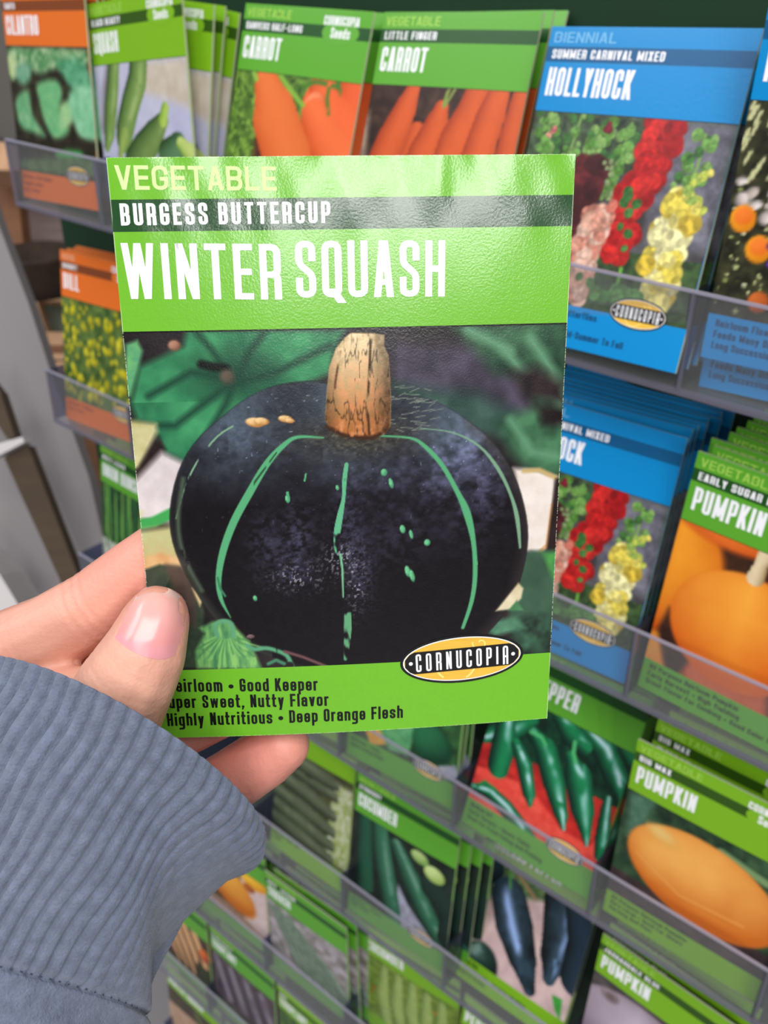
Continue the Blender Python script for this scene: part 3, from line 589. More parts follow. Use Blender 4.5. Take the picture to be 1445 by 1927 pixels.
def art_cilantro(A):
    A.noisefill(PH,(26,24,18),(60,56,40),7,131)
    K=lambda l,c1,c2,s=1:A.poly(l,c1,c2,soft=2.2,sc=4.5,seed=s,smooth=True)
    K([(1.6,35.4),(28.5,34.5),(49.9,33.6),(75.9,34.5),(89.7,35.2),(90.3,42.4),(73.8,47.2),(56.5,46.1),(37.8,49.7),(23.1,45.4),(12.9,48.8),(1.3,53.9)],(70,130,80),(196,214,170),2)
    K([(0.3,41.1),(8.3,40.4),(11.9,47.2),(5.4,53.1),(1.1,49.1)],(200,214,160),(160,190,130),3)
    K([(10.3,45.7),(27.7,44.3),(25.9,53.1),(17.6,56.6),(9.2,53.6)],(80,140,100),(130,176,150),4)
    K([(58.5,41.6),(80.7,39.7),(89.8,45.3),(94.3,60.0),(77.5,59.4),(66.0,51.9)],(60,130,90),(110,180,140),5)
    K([(34.2,55.4),(55.4,52.3),(61.2,59.7),(56.9,70.7),(65.2,81.3),(49.1,87.7),(38.5,78.0),(34.7,65.4)],(96,170,116),(130,190,130),6)
    K([(6.1,65.0),(22.1,59.6),(24.2,73.9),(37.0,86.2),(24.5,85.3),(8.8,82.9),(4.6,74.9)],(90,160,110),(140,190,140),7)
    K([(57.4,67.6),(71.0,63.9),(70.1,76.3),(56.4,80.2)],(170,206,150),(120,180,120),8)
    K([(68.9,59.4),(93.8,55.5),(92.8,85.8),(79.1,85.7),(71.7,77.8)],(110,180,130),(150,206,170),9)
    K([(47.7,95.2),(72.4,91.2),(77.2,97.8),(53.0,99.7)],(60,150,80),(90,180,100),10)
    K([(2.9,95.0),(36.2,90.4),(73.2,86.1),(93.2,86.7),(92.4,92.0),(60.3,92.7),(15.2,99.2)],(30,26,18),(50,44,30),11)
    K([(1.1,103.6),(94.6,96.5),(95.9,107.4),(1.1,109.8)],(70,96,60),(96,130,80),12)
def art_zuke(A):
    A.noisefill(PH,(176,176,206),(196,196,216),16,141);A.poly([(46,34),(92,34),(92,60),(70,54),(50,50)],(190,176,160),(210,200,184),soft=3,sc=9,seed=142)
    A.poly([(0,100),(92,96),(92,V4),(0,V4)],(186,190,226),(200,204,236),soft=3)
    dk,lt=(32,62,26),(120,152,78)
    A.line([(19.9,33.2),(12.4,47.4),(6.8,68.2)],9,(120,110,120),soft=6)
    A.tube([(23.5,29.1,6.0),(19.2,44.7,6.4),(14.2,57.8,7.0),(9.7,71.3,6.0),(5.7,78.9,3.5)],dk,lt,hl=.4,rib=0,hc=(190,206,150),seed=143)
    A.tube([(48.8,29.3,8.5),(45.2,43.1,9.0),(35.1,57.0,9.0),(27.0,70.1,9.0),(24.9,75.1,8.0)],dk,lt,hl=.5,hc=(196,210,150),seed=144);A.tube([(25.3,73.0,5.0),(21.1,79.9,3.0),(19.5,85.1,2.5)],(70,100,40),(150,176,90))
    A.tube([(66.5,65.1,5.0),(56.2,73.5,9.0),(44.0,82.2,11.0),(35.5,89.7,12.0)],dk,(112,140,74),hl=.4,hc=(180,196,140),seed=145)
    A.tube([(69.5,59.0,3.4),(66.5,65.1,4.4)],(90,130,40),(170,200,90))
    A.tube([(78.4,79.5,8.0),(69.9,85.2,11.0)],dk,(90,130,90),seed=146);A.tube([(81.1,78.1,4.0),(88.7,83.8,6.0)],(110,150,50),(190,210,120),seed=147)
def art_carrotA(A):
    A.noisefill(PH,(40,66,24),(120,160,60),3,151);A.poly([(18,34),(34,34),(36,108),(26,108)],(60,30,20),(90,50,30),soft=3)
    for k in range(140):
        x=A.rs.uniform(0,24);y=A.rs.uniform(34,108);A.line([(x,y),(x+A.rs.uniform(-3,3),y+A.rs.uniform(-4,4))],.9,(134,176,70) if k%2 else (70,110,40),soft=.7)
    o,h=(196,70,22),(236,124,60)
    A.tube([(88.7,36.3,11.0),(84.6,52.0,13.0),(85.3,70.2,14.0)],o,(232,96,50),seed=152);A.tube([(66.8,37.0,9.0),(66.3,46.1,12.0),(82.2,57.5,15.0),(94.3,69.0,15.0)],o,(238,104,54),seed=153)
    A.ell(*[(63.7,49.5)][0],9,10,o,(246,140,96));A.tube([(63.8,51.6,9.0),(72.6,61.2,12.0),(86.0,72.7,14.0)],o,(240,112,60),seed=155)
    A.tube([(25.0,38.8,9.0),(34.7,54.7,16.0),(49.6,74.8,17.0),(60.4,95.4,13.0)],(190,74,24),(230,116,56),off=-.15,seed=154)
    A.line([(33.9,33.2),(45.8,41.5),(55.0,47.2)],2.6,(130,176,60),soft=.8);A.line([(17.1,37.3),(14.3,34.3)],3,(140,180,70),soft=.9)
    for q in([(47.4,40.0),(61.7,34.8),(77.0,36.1)],[(71.0,32.8),(71.0,41.8),(73.5,49.3)],[(76.1,32.3),(80.1,39.6)]):A.line(q,2.4,(70,120,40),soft=1.2,brk=.2,seed=157)
def art_carrotB(A):
    A.noisefill(PH,(38,22,18),(80,54,44),6,161);A.poly([(-5.4,54.3),(1.7,46.2),(3.6,69.2),(-2.8,69.7)],(170,150,130),(120,100,90),soft=2)
    o,h=(140,42,16),(214,92,42)
    for pts in([(90.2,36.9,6.0),(89.4,50.6,7.0),(89.3,66.8,8.0)],[(33.7,55.5,6.0),(32.1,64.3,7.0),(31.2,74.4,8.0)],[(27.1,35.5,4.5),(24.7,43.7,7.0),(18.9,59.0,9.5),(13.2,76.1,10.0)],[(46.6,43.3,4.5),(45.4,49.9,7.0),(40.3,63.7,9.0),(36.8,76.5,9.0)],[(65.5,35.3,7.0),(63.4,44.0,8.0),(57.8,56.3,9.0),(54.8,72.3,9.0)],[(77.1,36.6,6.5),(75.0,45.7,8.0),(72.0,63.6,9.0)]):
        A.tube(pts,o,h,off=-.2,seed=int(pts[0][0]*3))
    for q in([(47.9,41.8),(49.1,34.1)],[(48.5,41.7),(52.7,33.5)],[(47.2,41.8),(48.2,35.3)]):A.line(q,1.3,(130,150,70),soft=.6)
def art_dill(A):
    A.noisefill(PH,(46,74,34),(104,128,62),6,171)
    for k in range(150):
        x=A.rs.uniform(0,92);y=A.rs.uniform(36,108);c=[(206,196,30),(224,214,50),(186,180,36)][k%3];q=A.rs.uniform(1.5,4.6)
        A.ell(x,y,q*.7,q,np.array(c)*.72,c,rot=A.rs.uniform(-.7,.7),soft=.6,n=.6,seed=k)
    for k in range(30):
        x=A.rs.uniform(0,92);y=A.rs.uniform(40,108);A.line([(x,y),(x+A.rs.uniform(-6,6),y+9)],.8,(90,110,60),soft=.7)
def art_pie(A):
    A.noisefill(PH,(44,26,16),(80,44,22),6,181);d,l=(196,80,12),(250,164,44)
    A.ell(*[(2.7,60.8)][0],24,34,d,(248,160,40),ribs=2.2,lx=.1,ly=-.4)
    A.ell(*[(25.5,19.2)][0],36,20,(190,70,16),(236,120,40),lx=-.2,ly=.3,ribs=2)
    A.ell(*[(4.3,113.3)][0],16,20,d,(240,160,60))
    A.poly([(17.7,102.8),(27.7,94.2),(58.2,98.2),(65.6,124.7),(23.1,118.7)],(190,84,44),(206,100,60),soft=2,seed=182)
    A.poly([(5.4,78.6),(13.7,86.5),(21.3,100.8),(15.5,119.9),(9.1,107.5),(2.6,92.2)],(40,22,18),(70,40,24),soft=1.5)
    A.ell(*[(39.0,76.3)][0],33,30,(214,96,20),(252,172,60),lx=-.15,ly=-.55,ribs=2.2,soft=.05)
    A.tube([(39.0,46.6,4.0),(39.7,39.5,3.0),(40.9,33.6,4.0)],(150,120,80),(230,210,170))
def art_onion(A):
    A.noisefill(PH,(18,40,22),(40,90,46),5,191)
    for k in range(34):
        x=k*2.8+A.rs.uniform(-1,1);c=[(40,110,50),(90,150,60),(30,84,44),(120,170,80)][k%4];A.line([(x+A.rs.uniform(-7,7),34),(x,92)],1.8,c,soft=.7)
        A.tube([(x,86,1.1),(x+.4,98,1.5),(x+.5,108,1.4)],(120,130,110),(226,226,214))
def art_cabbage(A):
    A.noisefill(PH,(20,44,24),(60,110,60),8,201)
    A.poly([(15.2,102.2),(28.5,92.6),(34.4,106.0),(20.9,112.0)],(220,150,40),(236,176,60),soft=.8)
    A.poly([(26.4,95.5),(58.8,81.7),(52.6,105.9),(37.0,108.9)],(80,150,100),(110,180,120),soft=1)
    A.ell(*[(70.6,90.1)][0],16,14,(18,60,40),(40,110,70));A.poly([(49.1,115.5),(90.3,96.6),(94.8,106.8),(66.5,112.2)],(150,150,170),(190,190,200),soft=1)
def art_pepper(A):
    A.noisefill(PH,(150,26,26),(216,52,44),8,211);A.noisefill((0,V3,92,68),(8,34,26),(20,70,44),6,212)
    A.poly([(0.2,88.7),(11.7,86.3),(38.0,83.2),(64.8,97.0),(82.8,97.2),(91.6,81.5),(104.9,122.5),(-0.7,111.8)],(224,66,56),(238,92,76),soft=1,seed=213)
    d,l=(5,32,26),(24,128,78);T=lambda p,s,h=1.:A.tube(p,d,l,hl=h,off=-.25,hc=(196,230,238),seed=s,flat=2.6)
    T([(25.2,43.1,6.0),(13.9,55.9,8.0),(-0.6,66.8,6.0)],214);T([(11.2,53.6,7.0),(13.5,67.0,9.0),(14.1,81.4,8.0)],215,.9)
    T([(60.3,32.8,5.0),(74.5,39.2,8.0),(85.1,50.7,8.0),(90.7,59.6,3.0)],216);T([(44.5,33.7,6.0),(53.6,39.6,8.0),(61.6,42.4,6.0)],217)
    T([(86.2,33.3,5.0),(94.6,38.9,7.0),(99.7,49.6,4.0)],218)
    T([(31.4,50.7,4.0),(40.8,56.6,8.0),(51.4,72.3,8.0),(61.3,88.3,5.0),(65.0,95.4,2.0)],219,.9)
    T([(21.9,62.7,4.0),(30.8,72.5,6.0),(38.4,86.6,5.0),(41.2,93.0,2.0)],220);T([(57.3,53.3,4.0),(64.3,61.8,9.0),(72.5,78.4,8.0),(79.1,92.2,3.5),(81.1,97.4,1.5)],221,.9)
    T([(2.6,102.4,3.0),(14.0,99.9,5.0),(27.2,103.8,6.0),(41.1,110.7,6.0),(52.1,115.3,4.0)],222,1)
    T([(85.0,66.2,3.0),(86.8,77.3,4.0),(89.2,89.9,5.0),(90.0,99.9,3.0)],223,.9)
    A.line([(28.4,50.8),(35.8,50.3),(39.8,53.6)],2.2,(80,180,110),soft=.8);A.line([(56.6,43.3),(57.6,49.7),(60.4,54.1)],2.4,(80,180,110),soft=.8);A.line([(4.1,100.8),(8.5,95.5),(16.9,96.5)],2.4,(30,130,70),soft=.7)
def art_bigmax(A):
    A.noisefill(PH,(20,40,26),(60,92,60),8,231)
    A.poly([(2.4,35.9),(16.7,30.4),(12.2,56.4),(4.4,65.9)],(60,100,80),(84,124,100),soft=2);A.line([(53.9,42.3),(78.2,46.9)],5,(120,150,100),soft=2)
    A.noisefill((0,92,92,V4),(52,40,42),(84,64,66),7,233)
    A.ell(*[(48.5,70.4)][0],43,29,(206,104,26),(246,176,86),rot=.16,lx=-.25,ly=-.5,soft=.05,n=.3)
    c=[(23.8,52.3)][0];A.ell(c[0],c[1],9,5,(232,170,80),(236,196,120),rot=.2,soft=1.)
    A.line([(11.9,72.6),(39.1,84.9),(73.6,81.7)],1.2,(236,160,80),soft=2)
def art_cuke(A):
    A.noisefill(PH,(12,22,18),(34,50,40),8,241);A.poly([(45.6,74.2),(55.8,87.4),(71.7,99.3),(87.4,111.0),(54.1,118.9),(45.5,94.1)],(140,140,160),(176,176,196),soft=1)
    d,l=(10,34,26),(48,110,80)
    A.tube([(10.0,27.3,6.0),(12.2,65.0,8.0),(15.7,93.0,8.0)],d,(30,84,60),seed=242);A.tube([(22.4,25.1,7.0),(28.7,55.1,9.0),(40.8,97.2,9.0),(46.0,114.1,7.0)],d,l,hl=.25,seed=243)
    A.tube([(41.4,42.7,6.0),(55.7,63.0,9.0),(72.7,86.2,9.0),(89.0,104.8,8.0)],d,l,hl=.3,seed=244);A.tube([(74.5,60.7,10.0),(92.3,73.3,10.0),(95.0,95.8,12.0)],(10,26,22),(24,50,40),seed=245)
    A.ell(*[(62.0,40.9)][0],8,5,(120,160,80),(180,206,130),rot=.2);A.ell(*[(75.4,48.3)][0],9,6.5,(150,180,90),(206,226,150),rot=.1)
def art_poblano(A):
    A.noisefill(PH,(190,160,160),(214,186,184),9,251);A.poly([(-6.3,36.3),(81.9,30.0),(92.0,62.6),(67.5,37.8),(15.2,58.0),(3.8,97.4),(-7.4,78.5)],(60,80,50),(120,150,90),soft=2,sc=3,seed=252)
    d,l=(8,16,18),(44,64,78)
    A.tube([(0.4,49.4,12.0),(9.6,40.5,10.0)],d,(40,60,70));A.ell(*[(19.8,109.0)][0],15,15,(8,24,20),(40,70,60),hl=.3)
    A.tube([(28.4,55.0,15.0),(37.8,70.0,16.0),(50.1,87.1,12.0),(61.4,104.3,5.0)],d,l,hl=1.3,off=.1,hc=(126,152,196),seed=253,n=.9,flat=1.6)
    A.tube([(67.5,37.8,14.0),(72.7,54.4,15.0),(72.4,74.0,11.0),(72.9,89.4,5.0)],d,l,hl=1.3,hc=(126,152,196),seed=254,n=.9,flat=1.6);A.tube([(76.5,32.9,8.0),(90.0,56.1,12.0),(92.6,77.6,14.0)],d,(40,60,80),seed=255)
    A.line([(27.3,47.5),(24.0,37.1)],2,(80,150,70),soft=.7);A.line([(28.8,34.7),(47.8,44.5)],1.6,(170,120,90),soft=.7)
    A.poly([(77.9,98.2),(86.1,97.0),(88.4,111.2),(82.8,106.9)],(50,140,50),(80,170,70),soft=.5)
def art_jarra(A):
    A.noisefill(PH,(60,54,54),(90,82,84),8,261);c=[(13.2,45.3)][0];A.ell(34,70,46,34,(120,104,116),(206,190,206),lx=.1,ly=-.3,ribs=3.3,soft=.05)
    A.ell(c[0],c[1],6,5,(110,94,96),(150,134,140),soft=.5);A.ell(c[0],c[1],2.6,2,(90,76,74),(120,100,96),soft=.5)
def art_darkzuke(A):
    A.noisefill(PH,(40,44,24),(84,86,50),5,271);A.poly([(70,40),(92,40),(92,108),(66,108)],(130,150,70),(206,206,190),soft=2,sc=3,seed=272)
    for k,(a,b) in enumerate(((46,50),(60,66),(75,80),(88,92),(100,104),(38,40))):A.tube([(0,a,6.5),(40,a+3,7.5),(72,b+2,5)],(24,32,20),(88,98,74),hl=.35,off=-.3,hc=(150,160,130),seed=273+k)
def art_orange(A):
    A.noisefill(PH,(60,44,30),(120,90,60),6,281);A.poly([(60,34),(92,34),(92,108),(60,108)],(206,180,180),(220,200,196),soft=2)
    A.ell(44,66,36,24,(196,104,16),(244,176,60),rot=.6,ribs=1.5);A.ell(76,38,16,10,(226,150,20),(250,196,50));A.ell(70,50,7,5,(150,70,20),(186,96,30))
    A.poly([(0,90),(60,96),(92,108),(0,108)],(150,120,100),(180,150,130),soft=2)
def art_zukegrey(A):
    A.noisefill(PH,(110,104,96),(190,180,190),7,291)
    for k in range(7):A.tube([(4+k*4,40,2),(24+k*8,75,5),(40+k*10,108,5)],(44,60,50),(120,140,120),hl=.3,seed=292+k,off=-.2)
def art_pale(A):
    A.noisefill(PH,(84,110,30),(134,160,60),5,301);A.speck((0,36,92,108),14,2,4,[(190,110,40),(170,80,40)],302)
    for k in range(5):A.tube([(20+k*14,40,4),(16+k*15,75,7),(20+k*15,108,6)],(90,120,50),(170,190,110),seed=303+k,rib=1)
def art_parsnip(A):
    A.noisefill(PH,(50,34,26),(90,60,44),5,311)
    for k in range(5):A.tube([(6+k*16,38,6),(22+k*15,70,5),(40+k*12,104,2.5)],(160,104,60),(226,176,126),seed=312+k)
    A.ell(84,60,8,10,(150,40,20),(226,120,40));A.noisefill((70,80,92,108),(30,30,20),(60,70,30),4,319)
def art_purple(A):
    A.noisefill(PH,(54,46,50),(100,86,90),6,321)
    for k in range(4):A.tube([(6+k*22,46,8),(20+k*22,90,10)],(30,24,34),(110,96,112),hl=.3,seed=322+k)
def art_tan(A):
    A.noisefill(PH,(58,50,40),(86,74,56),7,351);A.poly([(-2,62),(50,56),(94,66),(94,112),(-2,112)],(176,140,116),(206,172,146),soft=1.5,sc=9,seed=352)
    A.line([(50,40),(70,62),(92,90)],3,(110,140,60),soft=1);A.ell(60,86,9,8,(120,88,66),(150,116,90),soft=.8)
def art_pink(A):
    A.noisefill(PH,(206,170,166),(232,206,200),9,331);A.poly([(0,84),(92,84),(92,108),(0,108)],(150,190,60),(170,200,70),soft=1)
def art_eggplant(A):
    A.noisefill(PH,(30,60,30),(90,130,50),5,341);A.ell(40,70,20,26,(20,12,26),(70,56,90),hl=.4);A.ell(70,84,14,18,(20,12,26),(60,50,80),hl=.4)

# ---------------------------------------------------------------- packets in the rack
FIT={"cilantro": [0.04542, 0.00404, 1.24446, 0.10024, -0.05079, -0.01142],
  "squashA": [0.14249, 0.00523, 1.24272, 0.10414, -0.13036, -0.03994],
  "squashB": [0.13617, 0.01172, 1.24127, 0.13574, 0.02636, -0.01255],
  "squashC": [0.13217, 0.01753, 1.24139, 0.17279, 0.03998, -0.02377],
  "squashD": [0.13134, 0.02352, 1.24074, 0.17179, 0.09116, -0.0254],
  "carrotA": [0.2403, 0.00722, 1.24424, 0.28791, 0.00252, 0.00133],
  "carrotB": [0.34071, 0.00707, 1.24751, 0.32311, -0.04842, -0.02176],
  "hollyA": [0.44549, -0.00633, 1.2463, 0.29745, -0.04795, -0.04975],
  "flowersA": [0.54337, 0.00042, 1.25651, 0.11496, -0.0272, 0.02066],
  "flowersB": [0.54182, 0.0038, 1.24179, 0.14174, -0.04207, 0.01578],
  "dill": [0.04856, 0.00848, 1.07606, 0.16375, -0.0355, 0.03361],
  "hollyB": [0.4405, 0.00239, 1.07735, 0.23428, -0.0039, 0.04586],
  "pie": [0.53845, 0.00643, 1.07722, 0.08477, 0.03444, -0.00318],
  "chives": [0.04678, 0.01691, 0.91612, 0.11487, 0.02525, 0.00082],
  "cabbage": [0.34223, 0.00461, 0.91465, 0.21456, -0.09597, -0.0122],
  "pepper": [0.44097, 0.00371, 0.91567, 0.37589, -0.01601, -0.01241],
  "bigmax": [0.5421, 0.00556, 0.91486, 0.04384, 0.00284, 0.01656],
  "bigmax2": [0.54129, 0.01667, 0.91391, 0.11202, 0.01256, 0.01329],
  "zuke": [0.24726, 0.00729, 0.75068, 0.26679, -0.16329, -0.11136],
  "cuke": [0.34105, 0.0047, 0.74897, 0.15972, -0.04576, 0.01623],
  "poblano": [0.43514, 0.01137, 0.75178, 0.475, -0.12816, -0.10524],
  "jarra": [0.53826, 0.01024, 0.75059, 0.03976, 0.0145, -0.03709],
  "sqgreen": [0.34683, 0.02542, 0.58435, 0.00746, -0.04589, 0.06717],
  "zukegrey": [0.24511, 0.00742, 0.58531, -0.00808, -0.01062, 0.02753],
  "orsq": [0.14747, 0.00654, 0.58636, 0.02074, -0.01063, 0.03821]}
W=PWD/1000.
def pose(p):
    X,Y,Z,th,ro,ya=p
    return Matrix.Translation((X,Y,Z))@Matrix.Rotation(ya,4,'Z')@Matrix.Rotation(-th,4,'X')@Matrix.Rotation(ro,4,'Y')
def head(cat,var,name,nx=38,vx=None,lines=(),name_w=None):
    L=[(cat,2.4,2.4+len(cat)*3.75,6.3,4.2,WIDE,'cat')]
    L.append((var,3,3+len(var)*2.5,12.5,3.6,MED,'w'));L.append((name,3.2,3.2+(name_w or len(name)*4.9),27.2,11.2,HEAVY,'w'))
    for k,s in enumerate(lines):L.append((s,3.5,3.5+len(s)*1.62,115.0+k*4.3,2.9,SMALL,'d'))
    return L
def dress(root,zf,theme,L,emblem=True,seeds=False,segs=32):
    cats={'green':'palegreen','lime':'midlime','mid':'midlime','blue':'paleblue','orange':'paleorange'}[theme];dk={'green':'black','lime':'darkgreen','mid':'darkgreen','blue':'darkblue','orange':'darkred'}[theme]
    for key,mat,nm,lb in(('cat',cats,'category_lettering','pale category lettering'),('w','white','title_lettering','white title lettering'),('d',dk,'description_lettering','dark description lettering')):
        ls=[l[:6] for l in L if l[6]==key]
        if ls:
            o=link(nm,text_mesh(nm,ls,zf,lift=.12),root,M[mat]);o['label']=lb
    if emblem:
        e=empty('emblem');e.parent=root;e['label']='yellow and black oval emblem'
        for nm,me,mt in emblem_meshes(zf,70,108.5,13,6.3,0,0,segs,.14):link(nm,me,e,M[mt])
    if seeds:
        b=[(71+14*math.cos(a)*(1 if math.cos(a)>0 else .8),11+5.6*math.sin(a)) for a in [k*math.pi/12 for k in range(24)]]
        sp=link('seal_patch',meshof('seal_patch',[((x-PWD/2)/1000,(zf(x,y)-.1)/1000,(PHT-y)/1000) for x,y in b],[list(range(24))[::-1]]),root,M[theme+'_ink']);sp['label']='green rounded patch behind the seal lettering'
        o=link('seal_lettering',text_mesh('seal_lettering',[('CORNUCOPIA',60,84,7.6,4.4,SMALL),('Seeds',66,79,13.6,5,SMALL)],zf,lift=.16),root,M['white'])
for k,(g,dk) in TH.items():M[k+'_ink']=material(k+'_band_ink',g,rough=.4)
PK={}
def packet(key,fitk,theme,paint,nx,nph,label,group,L,emblem=True,seeds=False,cat='seed packet',rear=(),rear_label='',pos=None,bulge=1.0):
    me,zf=packet_mesh('seed_packet',theme,paint,nx,nph,abs(hash_(key)),bulge=bulge)
    o=link('seed_packet',me);p=pos or FIT[fitk];o.matrix_world=pose(p);tag(o,label,cat,group);dress(o,zf,theme,L,emblem,seeds);PK[key]=o
    for k,(dx,dy,dz,dth,dro,dya) in enumerate(rear):
        q=(p[0]+dx,p[1]+dy,p[2]+dz,p[3]+dth,p[4]+dro,p[5]+dya);copy_tree(o,pose(q),rear_label,group)
    return o
def hash_(s):
    h=7
    for c in s:h=(h*31+ord(c))%99991
    return h
def copy_tree(o,mw,label,group,parent=None):
    c=o.copy();C.objects.link(c)
    if parent is None:
        c.matrix_world=mw;c['label']=label;c['group']=group
    else:c.parent=parent
    for ch in list(o.children):copy_tree(ch,None,None,None,c)
    return c
def stack(n,dy=.0042,dth=.010,dz=0,dx=0,seed=1,jx=.002):
    r=random.Random(seed);return [(dx*(k+1)+r.uniform(-jx,jx),dy*(k+1),dz*(k+1),dth*(k+1),r.uniform(-.015,.015),r.uniform(-.01,.01)) for k in range(n)]
G1='seed packets standing in the top tray'
packet('cil','cilantro','orange',art_cilantro,90,80,'orange seed packet of leafy green herb, leftmost front packet of the top tray',G1,head('HERB','SANTO','CILANTRO',lines=('Heirloom • Cool Season','Fragrant Leaves','Easy To Grow'),name_w=38),
   rear=stack(3,.004,.02,seed=2),rear_label='orange herb seed packet filed behind the leafy one in the top tray')
sqL=head('VEGETABLE','BLACK BEAUTY','SQUASH',lines=('Heirloom • Summer Type','Tender And Tasty'),name_w=26)
sq=packet('squ','squashA','lime',art_zuke,110,90,'green seed packet picturing zucchini on lilac cloth, tilted left over the fanned ones',G1,sqL,seeds=True)
for n,(k,lb) in enumerate((('squashB','first fanned zucchini seed packet right of the tilted front one, widest green strip showing'),('squashC','second fanned zucchini seed packet, middle narrow strip of the fan'),('squashD','third fanned zucchini seed packet, nearest the large-carrot packet'))):
    q=list(FIT[k]);copy_tree(sq,pose(q),lb,'zucchini seed packets fanned out in the top tray')
packet('caa','carrotA','mid',art_carrotA,110,90,'green carrot seed packet with one fat carrot among leaves, seal in its corner',G1,head('VEGETABLE','DANVERS HALF-LONG','CARROT',lines=('Heirloom • Sweet','Stores Well'),name_w=29),seeds=True,rear=stack(3,.008,.03,seed=3),rear_label='carrot seed packet filed behind the fat-carrot one, mostly hidden')
packet('cab','carrotB','mid',art_carrotB,120,90,'green carrot seed packet with slender carrots on dark ground, beside the blue hollyhock one',G1,head('VEGETABLE','LITTLE FINGER','CARROT',lines=('Heirloom • Baby Carrot','Sweet And Crisp'),name_w=29),rear=stack(4,.008,.035,seed=4,dz=.001),rear_label='carrot seed packet filed behind the slender-carrot one, in shade')
HL=head('BIENNIAL','SUMMER CARNIVAL MIXED','HOLLYHOCK',lines=('Heirloom • Attract Butterflies','Double Blooms • Easy',' Cut Flower • Blooms Mid-Summer To Fall'),name_w=41)
hp=packet('hol','hollyA','blue',art_holly,190,190,'large blue hollyhock seed packet in the top tray, above the other hollyhock one',G1,HL)
q=list(FIT['hollyA']);
for k in range(3):copy_tree(hp,pose((q[0]+.001*k,q[1]+.010+.006*k,q[2]-.001,q[3]+.01*k,q[4]+.01,q[5]+.02)),'blue hollyhock seed packet filed behind the large one in the top tray','hollyhock packets filed behind the top front one')
FL=head('ANNUAL','CUT FLOWER','MIXED FLOWERS',lines=('Heirloom Flower Blend','Feeds Many Different Pollinators','Long Succession Of Bloom'),name_w=60)
fp=packet('flo','flowersA','blue',art_mixed,110,90,'blue mixed-flower seed packet at the right edge, raised a little higher',G1,FL)
copy_tree(fp,pose([a+b for a,b in zip(FIT['flowersB'],(0,.004,0,0,0,0))]),'blue mixed-flower seed packet sitting lower, just behind the raised one at the right edge',G1)
G2='seed packets standing in the second tray'
packet('dil','dill','orange',art_dill,80,80,'orange seed packet with yellow flower heads, at the left end of the second tray',G2,head('HERB','BOUQUET','DILL',lines=('Heirloom • Pickling','Easy To Grow'),name_w=19),seeds=True,rear=stack(3,.004,.01,seed=5),rear_label='orange seed packet filed behind the yellow-flowered one in the second tray')
o=hp;copy_tree(o,pose(FIT['hollyB']),'blue hollyhock seed packet fronting the second tray, half hidden by the held one',G2)
q=FIT['hollyB']
for k in range(9):
    r=random.Random(k+40);copy_tree(hp,pose((q[0]+r.uniform(-.002,.002)+.0006*k,q[1]+.008+.0052*k,q[2]+.001,q[3]+r.uniform(-.005,.006),q[4]+r.uniform(-.012,.012),q[5]+r.uniform(-.01,.01))),'blue hollyhock seed packet in the thick stack behind the front one of the second tray','hollyhock packets stacked in the second tray')
packet('pie','pie','mid',art_pie,120,120,'green seed packet of round orange pumpkins, right end of the second tray',G2,head('VEGETABLE','EARLY SUGAR PIE','PUMPKIN',lines=('All Purpose Heirloom Pumpkin','Early Harvest • High Yielding','Great Flavor For Cooking • Good Color For Carving'),name_w=33),emblem=False,rear=stack(8,.0055,.008,dz=.0012,seed=6,dx=.0014),rear_label='green pumpkin seed packet stacked behind the round-pumpkin one')
G3='seed packets standing in the third tray'
packet('oni','chives','mid',art_onion,60,60,'green scallion seed packet at the left end of the third tray, above the index finger',G3,head('VEGETABLE','WHITE LISBON','ONION BUNCHING',name_w=60),emblem=False,rear=stack(2,.006,.02,seed=7),rear_label='green scallion seed packet filed behind the front one in the third tray')
packet('cbg','cabbage','mid',art_cabbage,80,70,'green seed packet below the held one, only its lower half showing left of the peppers',G3,head('VEGETABLE','DARK GREEN','CUCUMBER',lines=('Heirloom • Early','Space Saving Vines'),name_w=36),rear=stack(2,.006,.0,seed=8),rear_label='green seed packet filed behind the half-hidden one left of the peppers')
packet('pep','pepper','mid',art_pepper,150,130,'green jalapeno pepper seed packet with glossy peppers on red cloth',G3,head('VEGETABLE','JALAPENO','HOT PEPPER',lines=('Medium Hot','Early Variety • Heavy Yields','Good For Fresh Eating And Pickling'),name_w=49),rear=stack(3,.004,.012,seed=9),rear_label='green pepper seed packet filed behind the jalapeno one')
BL=head('VEGETABLE','BIG MAX','PUMPKIN',lines=('All Purpose Heirloom Pumpkin','Very Large • Good For Shows','Carving And Pies'),name_w=33)
bp_=packet('big','bigmax','lime',art_bigmax,150,120,'green pumpkin seed packet with one long orange pumpkin, front of the third tray',G3,BL,emblem=False,seeds=True)
copy_tree(bp_,pose([a+b for a,b in zip(FIT['bigmax2'],(0,.002,0,0,0,0))]),'green pumpkin seed packet directly behind the long-pumpkin one, top bands in shade',G3)
q=FIT['bigmax2']
for k in range(3):copy_tree(bp_,pose((q[0]+.002*k+.002,q[1]+.012+.007*k,q[2]+.001*k,q[3]+.02*k,q[4],q[5])),'green pumpkin seed packet deep in the stack behind the long-pumpkin ones','long-pumpkin packets deep in the third tray')
G4='seed packets standing in the fourth tray'
packet('dzu','zuke','lime',art_darkzuke,70,70,'green seed packet of dark zucchini right of the cuff, in the fourth tray',G4,head('VEGETABLE','COCOZELLE','SQUASH',lines=('Heirloom • Bush Type','Tender'),name_w=26),emblem=False,rear=stack(2,.006,.0,seed=10),rear_label='green seed packet filed behind the dark-zucchini one')
